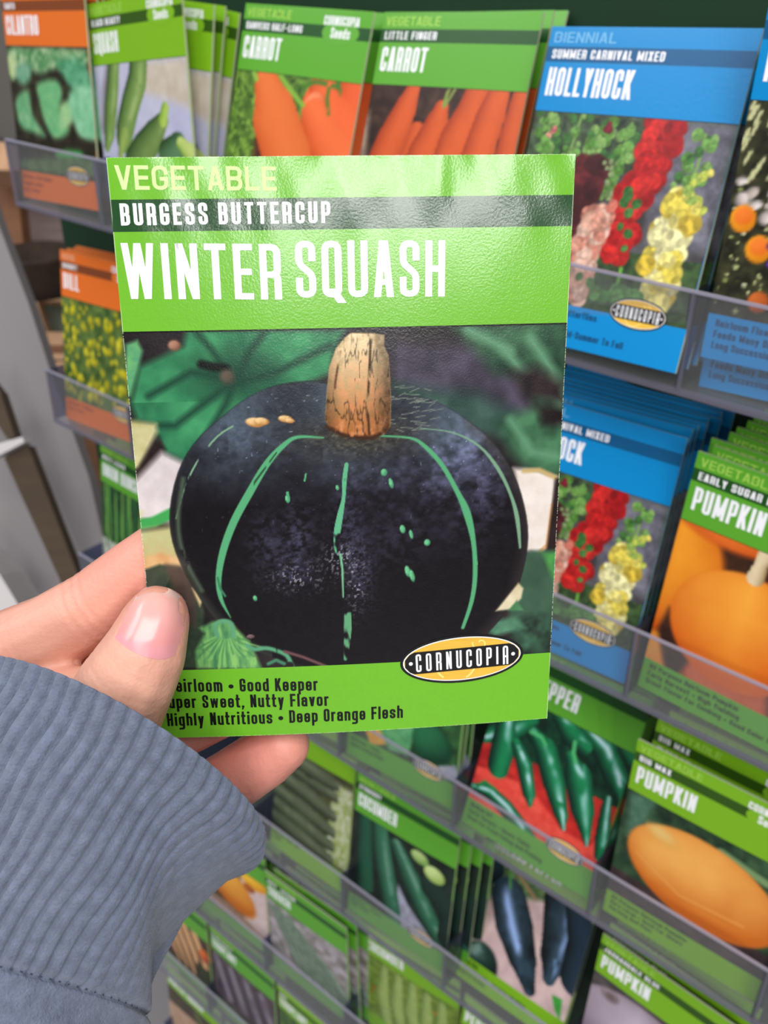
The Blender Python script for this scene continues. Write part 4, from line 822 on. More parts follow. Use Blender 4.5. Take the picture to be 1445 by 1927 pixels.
packet('cuk','cuke','mid',art_cuke,90,80,'green cucumber seed packet with sliced cucumber, in the fourth tray',G4,head('VEGETABLE','STRAIGHT 8','CUCUMBER',lines=('Heirloom • Slicing','High Yields'),name_w=36),rear=stack(3,.006,.0,dx=.006,seed=11,jx=.001),rear_label='green cucumber seed packet filed behind the sliced-cucumber one')
packet('pob','poblano','lime',art_poblano,110,90,'green seed packet of dark poblano peppers on pink ground, in the fourth tray',G4,head('VEGETABLE','ANCHO','POBLANO PEPPER',lines=('Mildly Hot','Mexican Favorite • Good For Stuffing','Good For Drying'),name_w=60),emblem=False,rear=stack(2,.004,.01,seed=12),rear_label='green seed packet filed behind the dark-pepper one')
packet('jar','jarra','lime',art_jarra,90,80,'green pumpkin seed packet with pale grey ribbed pumpkin at the bottom edge',G4,head('VEGETABLE','JARRAHDALE BLUE','PUMPKIN',name_w=33),emblem=False,rear=stack(3,.007,.02,seed=13),rear_label='green seed packet filed behind the grey-pumpkin one')
G5='seed packets standing in the fifth tray'
packet('ors','orsq','mid',art_orange,60,60,'green seed packet of orange squash at the cuff\'s lower edge, in the fifth tray',G5,head('VEGETABLE','WALTHAM','WINTER SQUASH',name_w=60),emblem=False,rear=stack(2,.006,.02,seed=14),rear_label='green seed packet filed behind the orange-squash one')
packet('zug','zukegrey','mid',art_zukegrey,60,60,'green seed packet of grey-green zucchini, in the fifth tray left of the pale squash',G5,head('VEGETABLE','GREY ZUCCHINI','SQUASH',name_w=26),emblem=False,rear=stack(3,.007,.0,dx=.005,seed=15,jx=.001),rear_label='green seed packet filed behind the grey-green zucchini one')
packet('sqg','sqgreen','lime',art_pale,70,60,'green seed packet of pale green squash at the bottom edge, in the fifth tray',G5,head('VEGETABLE','SMALL WONDER','CUCUMBER',name_w=36),emblem=False)
def slot(r,c,dx=0,y=.012,th=.1,ro=0,ya=0):return ((c+.5)*.098+dx,y,-.0375-r*0.16394+1.28,th,ro,ya)
packet('s44','',"lime",art_cabbage,50,50,'green seed packet at the bottom edge below the poblano packet, fifth tray',G5,head('VEGETABLE','GREEN','PEPPER',name_w=30),pos=slot(4,4),emblem=False)
packet('s40','',"mid",art_darkzuke,40,40,'green seed packet hidden behind the cuff at the left end of the fifth tray',G5,head('VEGETABLE','EARLY','SQUASH',name_w=26),pos=slot(4,0),emblem=False)
G6='seed packets standing in the sixth tray'
packet('s51','',"mid",art_parsnip,60,60,'green seed packet of tan parsnip roots near the bottom left, in the sixth tray',G6,head('VEGETABLE','HOLLOW CROWN','PARSNIP',name_w=32),pos=slot(5,0,0,.008,.02),emblem=False,rear=[(.002,.008,0,.02,0,0)],rear_label='green seed packet filed behind the tan-root one in the sixth tray')
packet('s52','',"mid",art_purple,60,60,'green seed packet with dusky purple vegetables beside the parsnip one',G6,head('VEGETABLE','BLACK BEAUTY','EGGPLANT',name_w=36),pos=slot(5,1,-.001,.008,.02),emblem=False,rear=[(.005,.008,0,.01,0,0)],rear_label='green seed packet filed behind the dusky purple one')
packet('s53','',"lime",art_eggplant,50,50,'green seed packet at the bottom edge with dark fruit and yellow leaves, sixth tray',G6,head('VEGETABLE','BABY','EGGPLANT',name_w=36),pos=slot(5,2,-.002,.01,.0),emblem=False)
packet('s60','',"lime",art_tan,50,50,'seed packet with a tan photograph just right of the sleeve, in the lowest tray','seed packets standing in the seventh tray',head('VEGETABLE','BUTTERNUT','WINTER SQUASH',name_w=60),pos=slot(6,0,-.006,.01,.06),emblem=False)
packet('s61','',"mid",art_purple,50,50,'green seed packet in the lowest tray, right of the tan-picture one',"seed packets standing in the seventh tray",head('VEGETABLE','RED BEET','BEET',name_w=20),pos=slot(6,1,0,.01,.04),emblem=False)

# ---------------------------------------------------------------- the rack
PW_=.098;RP_=0.16394;Z0=1.28
for r,(u1,nm) in enumerate(((8,'topmost'),(8,'second'),(8,'third'),(8,'fourth'),(7,'fifth'),(6,'sixth'),(6,'lowest'))):
    zt=Z0-r*RP_;t=empty('acrylic_tray',(0,.0,zt-.042));tag(t,f'{nm} clear acrylic tray holding a row of seed packets','tray','clear trays across the rack')
    x0=.0;x1=u1*PW_;cx=(x0+x1)/2;wd=x1-x0
    link('front_panel',boxmesh('front_panel',wd,.0012,.040,0,(cx,-.0028,.022)),t,M['acrylic'])
    link('front_lip',boxmesh('front_lip',wd,.0018,.0014,.0003,(cx,-.0028,.0427)),t,M['acr_lip'])
    link('bottom_panel',boxmesh('bottom_panel',wd,.074,.0016,0,(cx,.034,.0012)),t,M['acrylic'])
    link('bottom_edge',boxmesh('bottom_edge',wd,.0026,.0030,.0006,(cx,-.0028,.0008)),t,M['acr_bot'])
    for u in range(u1+1):
        d=link('divider',boxmesh('divider',.0022,.070,.040,0,(u*PW_,.033,.022)),t,M['acr_div'])
        e=link('divider_edge',boxmesh('divider_edge',.0012,.0022,.041,.0003,(u*PW_+.0010,-.0030,.022)),d,M['acr_bot'])
bb=link('back_board',boxmesh('back_board',.9,.012,1.75,.001,(.375,.0805,.875)),None,M['backboard']);tag(bb,'dark green backing board of the seed rack behind all the trays','backing board')
# ---------------------------------------------------------------- held packet
HM=Matrix([[*[[0.704493, 0.70971, -0.001046], [-0.695463, 0.690055, -0.200386], [-0.141494, 0.141898, 0.979717]][0],0],[*[[0.704493, 0.70971, -0.001046], [-0.695463, 0.690055, -0.200386], [-0.141494, 0.141898, 0.979717]][1],0],[*[[0.704493, 0.70971, -0.001046], [-0.695463, 0.690055, -0.200386], [-0.141494, 0.141898, 0.979717]][2],0],[0,0,0,1]]).transposed();HC=Vector((0.51334,-0.22581,1.29908))
HMW=Matrix.Translation(HC)@HM@Matrix.Translation((0,0,-PHT/2000))
def hb(x,y):
    u=x/PWD;v=y/PHT
    z=1.5*math.sin(math.pi*min(max(u,0),1))*(.25+.75*v)
    z+=.10*math.exp(-((u-.45)/.12)**2)*math.exp(-(v/.12)**2)*math.sin(v*30)
    z+=.28*math.exp(-((u-.70)/.025)**2)*max(0,1-v/.09)-.25*math.exp(-((u-.78)/.05)**2)*max(0,1-v/.2)
    z+=.12*math.sin(u*17+v*6)*max(0,1-v/.3)
    z+=max(0,1-v/.2)*(.085*math.sin(u*37+v*22)*math.sin(v*33+u*8+1)+.05*math.sin(u*67-v*41+2))
    return -z
TH['hero']=((114,186,46),(34,76,38))
M['hero']=material('glossy_seed_packet_paper',None,rough=.17,spec=.5,attr='ink',vary=.04,vscale=1200,bump=.05,bscale=2200,detail=3)
xs_=None
def paint_hero(A):
    art_squash(A)
me,zf=packet_mesh('seed_packet','hero',paint_hero,470,350,3,bend=hb,thick=.45);me.materials.clear();me.materials.append(M['hero'])
hero=link('seed_packet',me);hero.matrix_world=HMW;tag(hero,'green winter squash seed packet held up in the hand, nearest the camera','seed packet')
cuts=[('x',[2.5*k for k in range(1,37)]),('z',[2.5*k for k in range(1,52)])]
a=[(1.4,5.9),(32.4,6.4),(1.7,12.6),(42.8,12.6),(1.2,26.8),(32.6,27.4),(35.5,27.1),(65.9,27.4),(8.7,116.0),(37.1,116.7),(2.6,120.1),(39.5,120.8),(1.9,124.8),(56.9,125.0)]
def tl(s,i,j,cap,st):return (s,a[i][0],a[j][0],(a[i][1],a[j][1]),cap,st)
L1=[tl('VEGETABLE',0,1,4.5,WIDE)];L2=[tl('BURGESS BUTTERCUP',2,3,4.15,dict(xs=1.35,t=.15,w=.5,gap=.2))]
L3=[tl('WINTER',4,5,10.9,dict(xs=1.4,t=.115,w=.47,gap=.15)),tl('SQUASH',6,7,11.2,dict(xs=1.4,t=.115,w=.46,gap=.135))]
def full(s,vis,i,j):   # the line starts under the thumb: extend left by the hidden letters
    st=dict(xs=1.3,t=.155,w=.5,gap=.14);_,w1=text_quads(vis,**st);_,w0=text_quads(s,**st);k=(a[j][0]-a[i][0])/w1
    sl=(a[j][1]-a[i][1])/(a[j][0]-a[i][0]);x0=a[j][0]-w0*k;return (s,x0,a[j][0],(a[j][1]-sl*(a[j][0]-x0),a[j][1]),3.35,st)
L4=[full('Heirloom • Good Keeper','loom • Good Keeper',8,9),full('Super Sweet, Nutty Flavor','uper Sweet, Nutty Flavor',10,11),full('Highly Nutritious • Deep Orange Flesh','Highly Nutritious • Deep Orange Flesh',12,13)]
for nm,ls,mt,lb in(('category_lettering',L1,'palegreen','pale green VEGETABLE lettering'),('variety_lettering',L2,'white','white variety name on the dark band'),('title_lettering',L3,'white','large white title lettering'),('description_lettering',L4,'black','black description lettering')):
    o=link(nm,text_mesh(nm,ls,hb,lift=.07,cuts=cuts),hero,M[mt]);o['label']=lb
e=empty('emblem');e.parent=hero;e['label']='gold and black oval emblem'
c=(70.7,110.4);c1=(56.3,111.0);c2=(85.4,109.8)
rot=math.atan2(c2[1]-c1[1],c2[0]-c1[0])
for nm,m2,mt in emblem_meshes(hb,(c1[0]+c2[0])/2,(c1[1]+c2[1])/2,math.hypot(c2[0]-c1[0],c2[1]-c1[1])/2,6.15,rot,0,96,.1):link(nm,m2,e,M[mt])

# ---------------------------------------------------------------- hand: one continuous surface
def blobs(bm,pts,n_between=None,flat=None):
    p=[np.array(q,float) for q in pts]
    for i in range(len(p)-1):
        a,b=p[i],p[i+1];L=np.linalg.norm(b[:3]-a[:3]);n=max(2,int(L/.0022))
        for k in range(n+(i==len(p)-2)):
            t=k/n;q=a+(b-a)*t;mt=Matrix.Translation(q[:3])@Matrix.Scale(q[3],4)
            bmesh.ops.create_icosphere(bm,subdivisions=2,radius=1,matrix=mt)
def rad(pts,rs):return [(*p,r) for p,r in zip(pts,rs)]
bm=bmesh.new()
thumb=rad([(0.4929,-0.2659,1.2721),(0.4933,-0.2673,1.2706),(0.4939,-0.2710,1.2659),(0.4917,-0.2755,1.2581),(0.4864,-0.2803,1.2447),(0.4792,-0.2866,1.2283),(0.4724,-0.2923,1.2123)],(.0070,.0078,.0092,.0107,.0122,.0140,.0160))
index=rad([(0.4897,-0.2412,1.2880),(0.4830,-0.2488,1.2803),(0.4755,-0.2575,1.2715),(0.4683,-0.2657,1.2632),(0.4605,-0.2741,1.2561),(0.4509,-0.2829,1.2495),(0.4417,-0.2930,1.2367)],(.0070,.0078,.0088,.0092,.0098,.0108,.0125))
middle=rad([(0.5000,-0.2377,1.2645),(0.4887,-0.2483,1.2572),(0.4757,-0.2582,1.2484),(0.4599,-0.2693,1.2350),(0.4450,-0.2850,1.2227)],(.0070,.0080,.0088,.0095,.012))
ringf=rad([(0.4982,-0.2465,1.2405),(0.4909,-0.2525,1.2352),(0.4794,-0.2609,1.2259),(0.4641,-0.2708,1.2153),(0.4498,-0.2857,1.2039)],(.0066,.0078,.0085,.0093,.012))
little=rad([(0.5055,-0.2433,1.2264),(0.5021,-0.2463,1.2225),(0.4958,-0.2519,1.2152),(0.4867,-0.2609,1.2058),(0.4735,-0.2722,1.1979),(0.4588,-0.2861,1.1909)],(.0068,.0078,.0082,.0085,.0095,.012))
palm=rad([(0.4409,-0.2925,1.2308),(0.4511,-0.2882,1.2106),(0.4611,-0.2884,1.1948),(0.4672,-0.2985,1.1787),(0.4722,-0.3118,1.1657)],(.014,.018,.019,.019,.019))
palm2=rad([(0.4711,-0.2827,1.2198),(0.4659,-0.2866,1.2045),(0.4666,-0.2959,1.1900)],(.016,.018,.019))
web=rad([(0.4865,-0.2759,1.2496),(0.4721,-0.2804,1.2443),(0.4550,-0.2851,1.2375)],(.009,.010,.013))
for ch in (thumb,index,middle,ringf,little,palm,palm2,web):blobs(bm,ch)
me=D.meshes.new('hand_raw');bm.to_mesh(me);bm.free();ho=link('hand_raw',me)
md=ho.modifiers.new('r','REMESH');md.mode='VOXEL';md.voxel_size=.0008
md=ho.modifiers.new('s','SMOOTH');md.factor=.5;md.iterations=9
dg=bpy.context.evaluated_depsgraph_get();me2=D.meshes.new_from_object(ho.evaluated_get(dg));D.objects.remove(ho)
me2.name='hand';N=len(me2.vertices);co=np.zeros(N*3);me2.vertices.foreach_get('co',co);co=co.reshape(-1,3)
no=np.zeros(N*3);me2.vertices.foreach_get('normal',no);no=no.reshape(-1,3)
def crease(c,d,r,dep,sig,n=1,gap=.0014):
    global co
    d=np.array(d)/np.linalg.norm(d);v=co-np.array(c);near=np.exp(-(np.linalg.norm(v,axis=1)/r)**4)
    for k in range(n):
        s=v@d-(k-(n-1)/2)*gap;co=co-no*(dep*near*np.exp(-(s/sig)**2))[:,None]
T=[np.array(t[:3]) for t in thumb];I=[np.array(t[:3]) for t in index]
crease(T[3],T[2]-T[4],.013,.00022,.0004,6,.0016);crease(I[3],I[2]-I[4],.012,.00028,.0005,3,.0024);crease(I[4]+(I[5]-I[4])*.6,I[3]-I[5],.013,.00018,.0005,5,.002)
me2.vertices.foreach_set('co',co.ravel());me2.update()
base=lin((230,168,146));pink=lin((230,140,128));pale=lin((240,190,166));col=np.tile(base,(N,1))
def tint(c,r,cc,k):
    global col
    w=(k*np.exp(-(np.linalg.norm(co-np.array(c[:3]),axis=1)/r)**2))[:,None];col=col*(1-w)+cc*w
for c_,r_,k_ in((thumb[0],.012,.5),(index[2],.014,.5),(index[3],.012,.35),(little[1],.02,.6),(little[3],.02,.5),(ringf[1],.02,.6),(index[5],.02,.4)):tint(c_,r_,pink,k_)
tint(thumb[3],.016,pale,.6);tint(index[4],.014,pale,.4)
ca=me2.color_attributes.new('ink','FLOAT_COLOR','POINT');ca.data.foreach_set('color',np.concatenate([col,np.ones((N,1))],1).ravel().astype(np.float32))
for p in me2.polygons:p.use_smooth=True
me2.materials.clear();me2.materials.append(M['skin'])
hand=link('person',me2);tag(hand,'person\'s left hand in a blue-grey sleeve, thumb and fingers pinching the seed packet','person')
# thumbnail laid on the thumb
bvh=BVHTree.FromPolygons([tuple(v) for v in co],[list(p.vertices) for p in me2.polygons])
CAM=Vector((0.64071,-0.36514,1.39877))
ctl=[[(0.4806,-0.2695,1.2623),(0.4837,-0.2674,1.2587),(0.4874,-0.2643,1.2566),(0.4905,-0.2609,1.2575)],[(0.4812,-0.2681,1.2648),(0.4843,-0.2654,1.2633),(0.4875,-0.2624,1.2628),(0.4912,-0.2587,1.2628)],[(0.4821,-0.2662,1.2685),(0.4847,-0.2636,1.2684),(0.4877,-0.2606,1.2682),(0.4917,-0.2568,1.2677)],[(0.4835,-0.2634,1.2729),(0.4852,-0.2613,1.2743),(0.4876,-0.2591,1.2738),(0.4901,-0.2573,1.2713)]]
ctl=np.array(ctl)
def bern(t):return np.array([(1-t)**3,3*t*(1-t)**2,3*t*t*(1-t),t**3])
def interp(C4,t):   # curve through four points (Lagrange)
    ts=(0,1/3,2/3,1);o=0
    for i in range(4):
        w=1
        for j in range(4):
            if i!=j:w*=(t-ts[j])/(ts[i]-ts[j])
        o=o+w*C4[i]
    return o
nu,nv=26,30;V=[];cols=[]
for j in range(nv):
    v=j/(nv-1);row=[interp(ctl[:,i],v) for i in range(4)]
    for i in range(nu):
        u=i/(nu-1);g=interp(np.array(row),u);d=(Vector(g)-CAM).normalized();h=bvh.ray_cast(CAM,d)
        hp_=h[0] if h[0] is not None else Vector(g);nn=h[1] if h[0] is not None else -d
        ed=min(u,1-u,v,1.0)*2;V.append(hp_-d*(.00010+.0005*min(1,ed*2.2))*1+nn*0)
        tt=abs(u-.5)*.25;c_=lin((232,150,152))*(1-v)+lin((236,176,166))*v
        k_=min(max((v-(.80+.08*(1-(2*u-1)**2)))/.1,0),1);c_=c_*(1-k_)+lin((236,198,186))*k_
        k_=min(max((.22-v)/.1,0),1)*.7;c_=c_*(1-k_)+lin((230,158,166))*k_
        cols.append(c_)
F_=[[j*nu+i,j*nu+i+1,(j+1)*nu+i+1,(j+1)*nu+i] for j in range(nv-1) for i in range(nu-1)]
nm=meshof('thumbnail',V,F_,True)
bm=bmesh.new();bm.from_mesh(nm)
for _ in range(4):bmesh.ops.smooth_vert(bm,verts=[v for v in bm.verts if not v.is_boundary],factor=.5,use_axis_x=True,use_axis_y=True,use_axis_z=True)
bm.to_mesh(nm);bm.free()
ca=nm.color_attributes.new('ink','FLOAT_COLOR','POINT');ca.data.foreach_set('color',np.concatenate([np.array(cols),np.ones((len(cols),1))],1).ravel().astype(np.float32))
nl=link('thumbnail',nm,hand,M['nail']);nl['label']='pink thumbnail with paler tip'

# ---------------------------------------------------------------- sleeve cuff
Rr=[(0.5037,-0.2534,1.1978),(0.5034,-0.2565,1.1929),(0.5004,-0.2648,1.1897),(0.4976,-0.2753,1.1834),(0.4968,-0.2843,1.1748),(0.4986,-0.2916,1.1633),(0.5000,-0.2971,1.1500),(0.5032,-0.3046,1.1328)]
Lr=[(0.4503,-0.2920,1.2500),(0.4486,-0.2979,1.2407),(0.4472,-0.3073,1.2281),(0.4455,-0.3195,1.2120),(0.4445,-0.3297,1.2002),(0.4435,-0.3395,1.1899),(0.4414,-0.3491,1.1741),(0.4412,-0.3600,1.1572)]
# near side of every ring, where the cloth bulges towards the camera
Nr=[(0.5089,-0.2824,1.2642),(0.5087,-0.2874,1.2577),(0.5069,-0.2946,1.2492),(0.5043,-0.3032,1.2387),(0.5023,-0.3121,1.2299),(0.5016,-0.3200,1.2200),(0.5019,-0.3270,1.2100),(0.5027,-0.3350,1.1993)]
def cr(P,t):
    P=np.array(P);n=len(P)-1;x=min(max(t*n,0),n-1e-6);i=int(x);f=x-i;a=P[max(i-1,0)];b=P[i];c=P[i+1];d=P[min(i+2,n)]
    return .5*(2*b+(c-a)*f+(2*a-5*b+4*c-d)*f*f+(3*b-a-3*c+d)*f**3)
def sm(a,b,x):
    t=min(max((x-a)/(b-a),0),1);return t*t*(3-2*t)
NTH=960;NT=150;RIBS=74;V=[];seam=.715
def ringpt(t,th,inset=0):
    Rp,Lp,Np=cr(Rr,t),cr(Lr,t),cr(Nr,t);c_=(Rp+Lp)/2;ax=(Rp-Lp)/2;B=Np-c_
    if math.sin(th)<0:B=B*.75
    k=1-inset/np.linalg.norm(ax);k2=1-inset/np.linalg.norm(B)
    return c_+ax*math.cos(th)*k+B*math.sin(th)*k2,ax,B
rows=[]
def build_row(t,inset,ribamp):
    row=[]
    for i in range(NTH):
        th=2*math.pi*i/NTH;p,ax,B=ringpt(t,th,inset)
        nrm=ax*math.cos(th)/(ax@ax)+B*math.sin(th)/(B@B);nrm/=np.linalg.norm(nrm)
        ph=th*RIBS+.35*math.sin(th*3+t*5)+.2*math.sin(t*14)
        c=math.cos(ph);prof=1-2*max(0,-c)**1.6-.25*(1-abs(c))
        deg=math.degrees(th)%360;fd=1-.93*(sm(78,40,deg)*sm(.10,.26,t) if deg<180 else 0);fd=min(fd,1)
        amp=ribamp*fd*.00075
        if t>seam:amp*=sm(seam+.02,seam,t)*.2
        fold=.0016*math.sin(th*2.3+t*9)*sm(0,.2,t)+.0011*math.sin(th*5+t*15+1)*sm(.05,.3,t)
        puff=.0016*math.exp(-((t-.86)/.07)**2)-.0016*math.exp(-((t-seam)/.010)**2)-.0012*math.exp(-((t-.93)/.008)**2)
        row.append(p+nrm*(amp*prof+fold+puff))
    return row
for t,ins in((.10,.0030),(.05,.0030),(.02,.0028),(.004,.0022),(-.000,.0010)):rows.append(build_row(t,ins,.3))
for j in range(NT):rows.append(build_row((j/(NT-1)),0 if j else .0002,sm(-1,2.0,j)))
V=[p for r in rows for p in r];nr=len(rows)
F_=[[j*NTH+i,j*NTH+(i+1)%NTH,(j+1)*NTH+(i+1)%NTH,(j+1)*NTH+i] for j in range(nr-1) for i in range(NTH)]
sm_=meshof('sleeve',V,F_,True);sl_=link('sleeve',sm_,hand,M['knit']);sl_['label']='blue-grey sweatshirt sleeve with ribbed cuff'
# cuff seam stitches
vs=[];fs=[]
for tt in(seam,.93):
    for i in range(0,220):
        th=math.pi*2*i/220
        if i%2:continue
        q=[]
        for a_,b_ in((0,0),(.013,0),(.013,.004),(0,.004)):
            p,ax,B=ringpt(tt+b_,th+a_);nrm=ax*math.cos(th)/(ax@ax)+B*math.sin(th)/(B@B);nrm/=np.linalg.norm(nrm)
            fold=.0016*math.sin(th*2.3+tt*9)+.0011*math.sin(th*5+tt*15+1)
            q.append(p+nrm*(fold-.0008))
        b=len(vs);vs+=q;fs.append([b,b+1,b+2,b+3])
st=link('seam_stitching',meshof('seam_stitching',vs,fs),sl_,M['stitch'])

# ---------------------------------------------------------------- beyond the rack, left
CR=Matrix([[0.760374, -0.332274, 0.558055], [0.64945, 0.379968, -0.658665], [0.006815, 0.86326, 0.504713]]);fw=CR@Vector((0,0,-1));yaw=math.atan2(fw.y,fw.x)-math.pi/2
def at_frame(o,p):o.matrix_world=Matrix.Translation(p)@Matrix.Rotation(yaw,4,'Z')
def slab(name,pts,thick,mat,parent=None):
    """a board with the given outline (world points, one plane) and thickness away from the camera"""
    p=[Vector(q) for q in pts];n=(p[1]-p[0]).cross(p[2]-p[0]).normalized()
    if n.dot(p[0]-CAM)<0:n=-n
    k=len(p);v=[tuple(q) for q in p]+[tuple(q+n*thick) for q in p];f=[list(range(k)),list(range(2*k-1,k-1,-1))]+[[i,(i+1)%k,(i+1)%k+k,i+k] for i in range(k)]
    me=meshof(name,v,f);bm=bmesh.new();bm.from_mesh(me);bmesh.ops.recalc_face_normals(bm,faces=bm.faces);bm.to_mesh(me);bm.free();return link(name,me,parent,mat)
o=slab('display_panel',[(-0.3873,0.1760,1.2206),(-0.3344,0.1608,1.1423),(-0.2824,0.1499,1.0706),(-0.2429,0.1382,1.0118),(-0.2060,0.1295,0.9596),(-0.1726,0.1215,0.9121),(-0.1420,0.1074,0.8598),(-0.1066,0.0937,0.8028),(-0.0566,0.0742,0.7221),(-0.2201,-0.0655,0.7206)],.03,M['grey']);tag(o,'large smooth grey panel of a neighbouring display, left of the seed rack','display panel')
ea=empty('easel_stand',[(-0.0880,0.0411,0.8523)][0]);tag(ea,'dark brown easel leg with a pale ledge, standing in front of the grey panel','stand')
def pl(o,par):o.parent=par;o.matrix_parent_inverse=par.matrix_world.inverted();return o
bpy.context.view_layer.update()
for nm,pt,mt,tk in(('leg',[(-0.1683,0.0335,0.9710),(-0.1555,0.0525,0.9816),(-0.0760,0.0363,0.8725),(-0.0225,0.0286,0.8033),(-0.0256,0.0093,0.7815),(-0.0905,0.0239,0.8724)],'brown',.02),('upper_leg',[(-0.2099,0.0521,1.0412),(-0.1921,0.0546,1.0248),(-0.1674,0.0477,0.9884),(-0.1721,0.0424,0.9866),(-0.1999,0.0406,1.0151)],'brown',.02),('ledge',[(-0.1818,0.0183,0.9857),(-0.1673,0.0320,0.9876),(-0.1534,0.0478,0.9929),(-0.1502,0.0472,0.9886),(-0.1637,0.0278,0.9781),(-0.1768,0.0126,0.9729)],'ledge',.02)):
    pl(slab(nm,pt,tk,M[mt]),ea)
o=slab('pale_box',[(-0.1419,-0.0300,0.9182),(-0.1096,-0.0225,0.8924),(-0.0880,-0.0221,0.8690),(-0.0843,-0.0293,0.8555),(-0.1176,-0.0577,0.8552)],.06,M['ledge']);o.name='carton';tag(o,'pale cream carton at the left edge above the index finger','carton')
def bgbox(name,px,d,mat,th=.05,**k):
    return slab(name,px,th,M[mat])
o=bgbox('shelf_post',[(-0.8996,0.4516,1.0769),(-0.8514,0.4861,1.0686),(-0.7991,0.4468,0.9595),(-0.8101,0.4262,0.9448),(-0.8951,0.4208,1.0317)],1,'wood2',.05);tag(o,'mid-brown wooden shelf post at the left edge','shelf post')
o=bgbox('shelf_board',[(-0.8175,0.4005,1.1374),(-0.7742,0.4344,1.1337),(-0.7340,0.4599,1.1225),(-0.7244,0.4488,1.0975),(-0.8029,0.3839,1.0995)],1,'wood',.08);tag(o,'pale wooden shelf board behind the left end of the top tray','shelf board')
o=bgbox('folded_cloth',[(-0.8753,0.4915,1.0228),(-0.8118,0.5503,1.0294),(-0.7777,0.5140,0.9443),(-0.8382,0.4623,0.9437)],1,'cloth',.1);tag(o,'stack of folded taupe cloth on the shelf behind the rack','folded cloth')
# round dark basket
def lathe(name,prof,n,mat,parent=None,scale=(1,1,1)):
    v=[];f=[]
    for r,z in prof:
        for k in range(n):a=2*math.pi*k/n;v.append((r*math.cos(a)*scale[0],r*math.sin(a)*scale[1],z))
    for j in range(len(prof)-1):
        for k in range(n):f.append([j*n+k,j*n+(k+1)%n,(j+1)*n+(k+1)%n,(j+1)*n+k])
    return link(name,meshof(name,v,f,True),parent,mat)
b=lathe('basket',[(0,0),(.050,0),(.056,.02),(.058,.055),(.060,.06),(.056,.062),(.050,.03),(0,.012)],28,M['wicker']);b.location=[(-0.7044,0.4125,0.9290)][0];tag(b,'dark round wicker basket below the folded cloth','basket')
cr_=empty('wooden_crate',[(-0.8387,0.4926,0.7856)][0]);tag(cr_,'pale wooden crate with a grey-green printed side, beside the grey panel','crate');bpy.context.view_layer.update()
for nm,pt,mt,tk in(('top_rail',[(-0.8375,0.4507,0.8881),(-0.7631,0.5119,0.8858),(-0.7596,0.5079,0.8767),(-0.8308,0.4483,0.8776)],'wood',.03),('left_post',[(-0.8294,0.4494,0.8776),(-0.8135,0.4631,0.8777),(-0.7773,0.4510,0.8219),(-0.7878,0.4391,0.8180)],'wood',.03),('painted_side',[(-0.8404,0.4784,0.8681),(-0.7855,0.5241,0.8670),(-0.7678,0.5037,0.8208),(-0.8118,0.4674,0.8220)],'slate',.02),('lower_rail',[(-0.7899,0.4495,0.8339),(-0.7427,0.4886,0.8328),(-0.7357,0.4806,0.8147),(-0.7784,0.4442,0.8143)],'wood',.03)):
    pl(slab(nm,pt,tk,M[mt]),cr_)
sr=empty('shelf_rack',[(-0.7227,0.4353,0.7807)][0]);tag(sr,'pale wooden shelf rack with three slats under the crate, above the second tray','shelf rack');bpy.context.view_layer.update()
for nm,pt,mt in (('slat',[(-0.7714,0.4252,0.8214),(-0.7116,0.4751,0.8205),(-0.7082,0.4712,0.8115),(-0.7640,0.4247,0.8125)],'wood2'),('slat',[(-0.7634,0.4240,0.8110),(-0.7076,0.4705,0.8100),(-0.7041,0.4666,0.8011),(-0.7573,0.4223,0.8021)],'wood'),('slat',[(-0.7562,0.4210,0.7991),(-0.6970,0.4716,0.7996),(-0.6832,0.4690,0.7810),(-0.7391,0.4212,0.7805)],'wood')):
    pl(slab(nm,pt,.06,M[mt]),sr)
o=bgbox('carton',[(-0.4689,0.2766,0.8874),(-0.3994,0.3359,0.8880),(-0.3194,0.2551,0.6940),(-0.3568,0.2231,0.6936)],1,'wood2',.1);tag(o,'orange-brown cardboard carton between the grey panel and the rack','carton')
o=packet('pnk','','orange',art_pink,40,40,'pale pink seed packet of another display at the top left corner',None,[],emblem=False,pos=(-.075,.11,1.318,.05,-.05,.3))
# ---------------------------------------------------------------- room
def struct(name,me,mat):o=link(name,me,None,mat);o['kind']='structure';return o
struct('floor',boxmesh('floor',16,16,.1,0,(0,-1.5,-.05)),M['floor'])
struct('wall_back',boxmesh('wall_back',16,.1,4,0,(0,4,2)),M['wallm'])
struct('wall_left',boxmesh('wall_left',.1,16,4,0,(-7.5,-1.5,2)),M['wallm'])

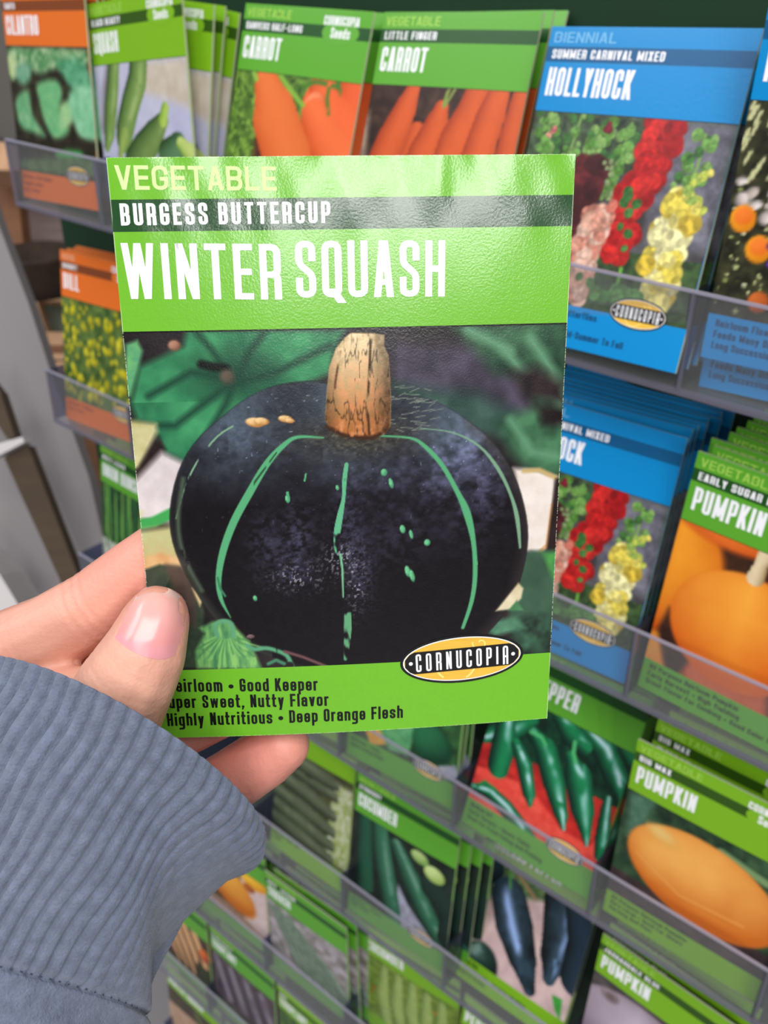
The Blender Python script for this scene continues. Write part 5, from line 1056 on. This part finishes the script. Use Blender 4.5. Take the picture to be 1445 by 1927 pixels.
# ---------------------------------------------------------------- light
wd=D.worlds.new('World');bpy.context.scene.world=wd;wd.use_nodes=True;wn=wd.node_tree
tc=wn.nodes.new('ShaderNodeTexCoord');sx=wn.nodes.new('ShaderNodeSeparateXYZ');wn.links.new(tc.outputs['Generated'],sx.inputs[0]);wr=wn.nodes.new('ShaderNodeValToRGB');wr.color_ramp.elements[0].position=.0;wr.color_ramp.elements[0].color=(.16,.16,.165,1);wr.color_ramp.elements[1].position=.75;wr.color_ramp.elements[1].color=(.9,.93,.97,1);wn.links.new(sx.outputs[2],wr.inputs[0]);wn.links.new(wr.outputs[0],wn.nodes['Background'].inputs[0]);wn.nodes['Background'].inputs[1].default_value=.62
def area(name,loc,target,sx,sy,e,col=(1,1,1)):
    l=D.lights.new(name,'AREA');l.shape='RECTANGLE';l.size=sx;l.size_y=sy;l.energy=e;l.color=col;o=D.objects.new(name,l);C.objects.link(o);o.location=loc
    d=Vector(target)-Vector(loc);o.rotation_euler=d.to_track_quat('-Z','Y').to_euler();return o
area('ceiling_panel_light',(1.6,-1.4,3.2),(.3,.0,1.1),2.4,1.2,60,(1,.98,.95))
area('ceiling_panel_light',(-1.2,-1.6,3.2),(.3,0,1.1),2.4,1.2,38,(.96,.98,1))
for dx,dy,dz,w_,h_,e_ in((.675,-.71,.225,.5,1.3,72),(.765,-.61,.235,.3,1.2,66),(.83,-.52,.235,.3,1.2,60)):
    p=HC+Vector((dx,dy,dz)).normalized()*7.5;area('packet_glare_light',p,HC,w_,h_,e_,(1,1,.97))  # unseen area lights added to lay glare across the held packet's top
# ---------------------------------------------------------------- camera
cd=D.cameras.new('Camera');cam=D.objects.new('Camera',cd);C.objects.link(cam);bpy.context.scene.camera=cam
cam.matrix_world=Matrix.Translation(CAM)@CR.to_4x4()
cd.sensor_fit='VERTICAL';cd.sensor_height=32;cd.lens=32*1850/1927;cd.clip_start=.01
cd.dof.use_dof=True;cd.dof.focus_distance=.212;cd.dof.aperture_fstop=22
vs=bpy.context.scene.view_settings;vs.view_transform='Standard';vs.look='None';vs.gamma=1;vs.exposure=-.12
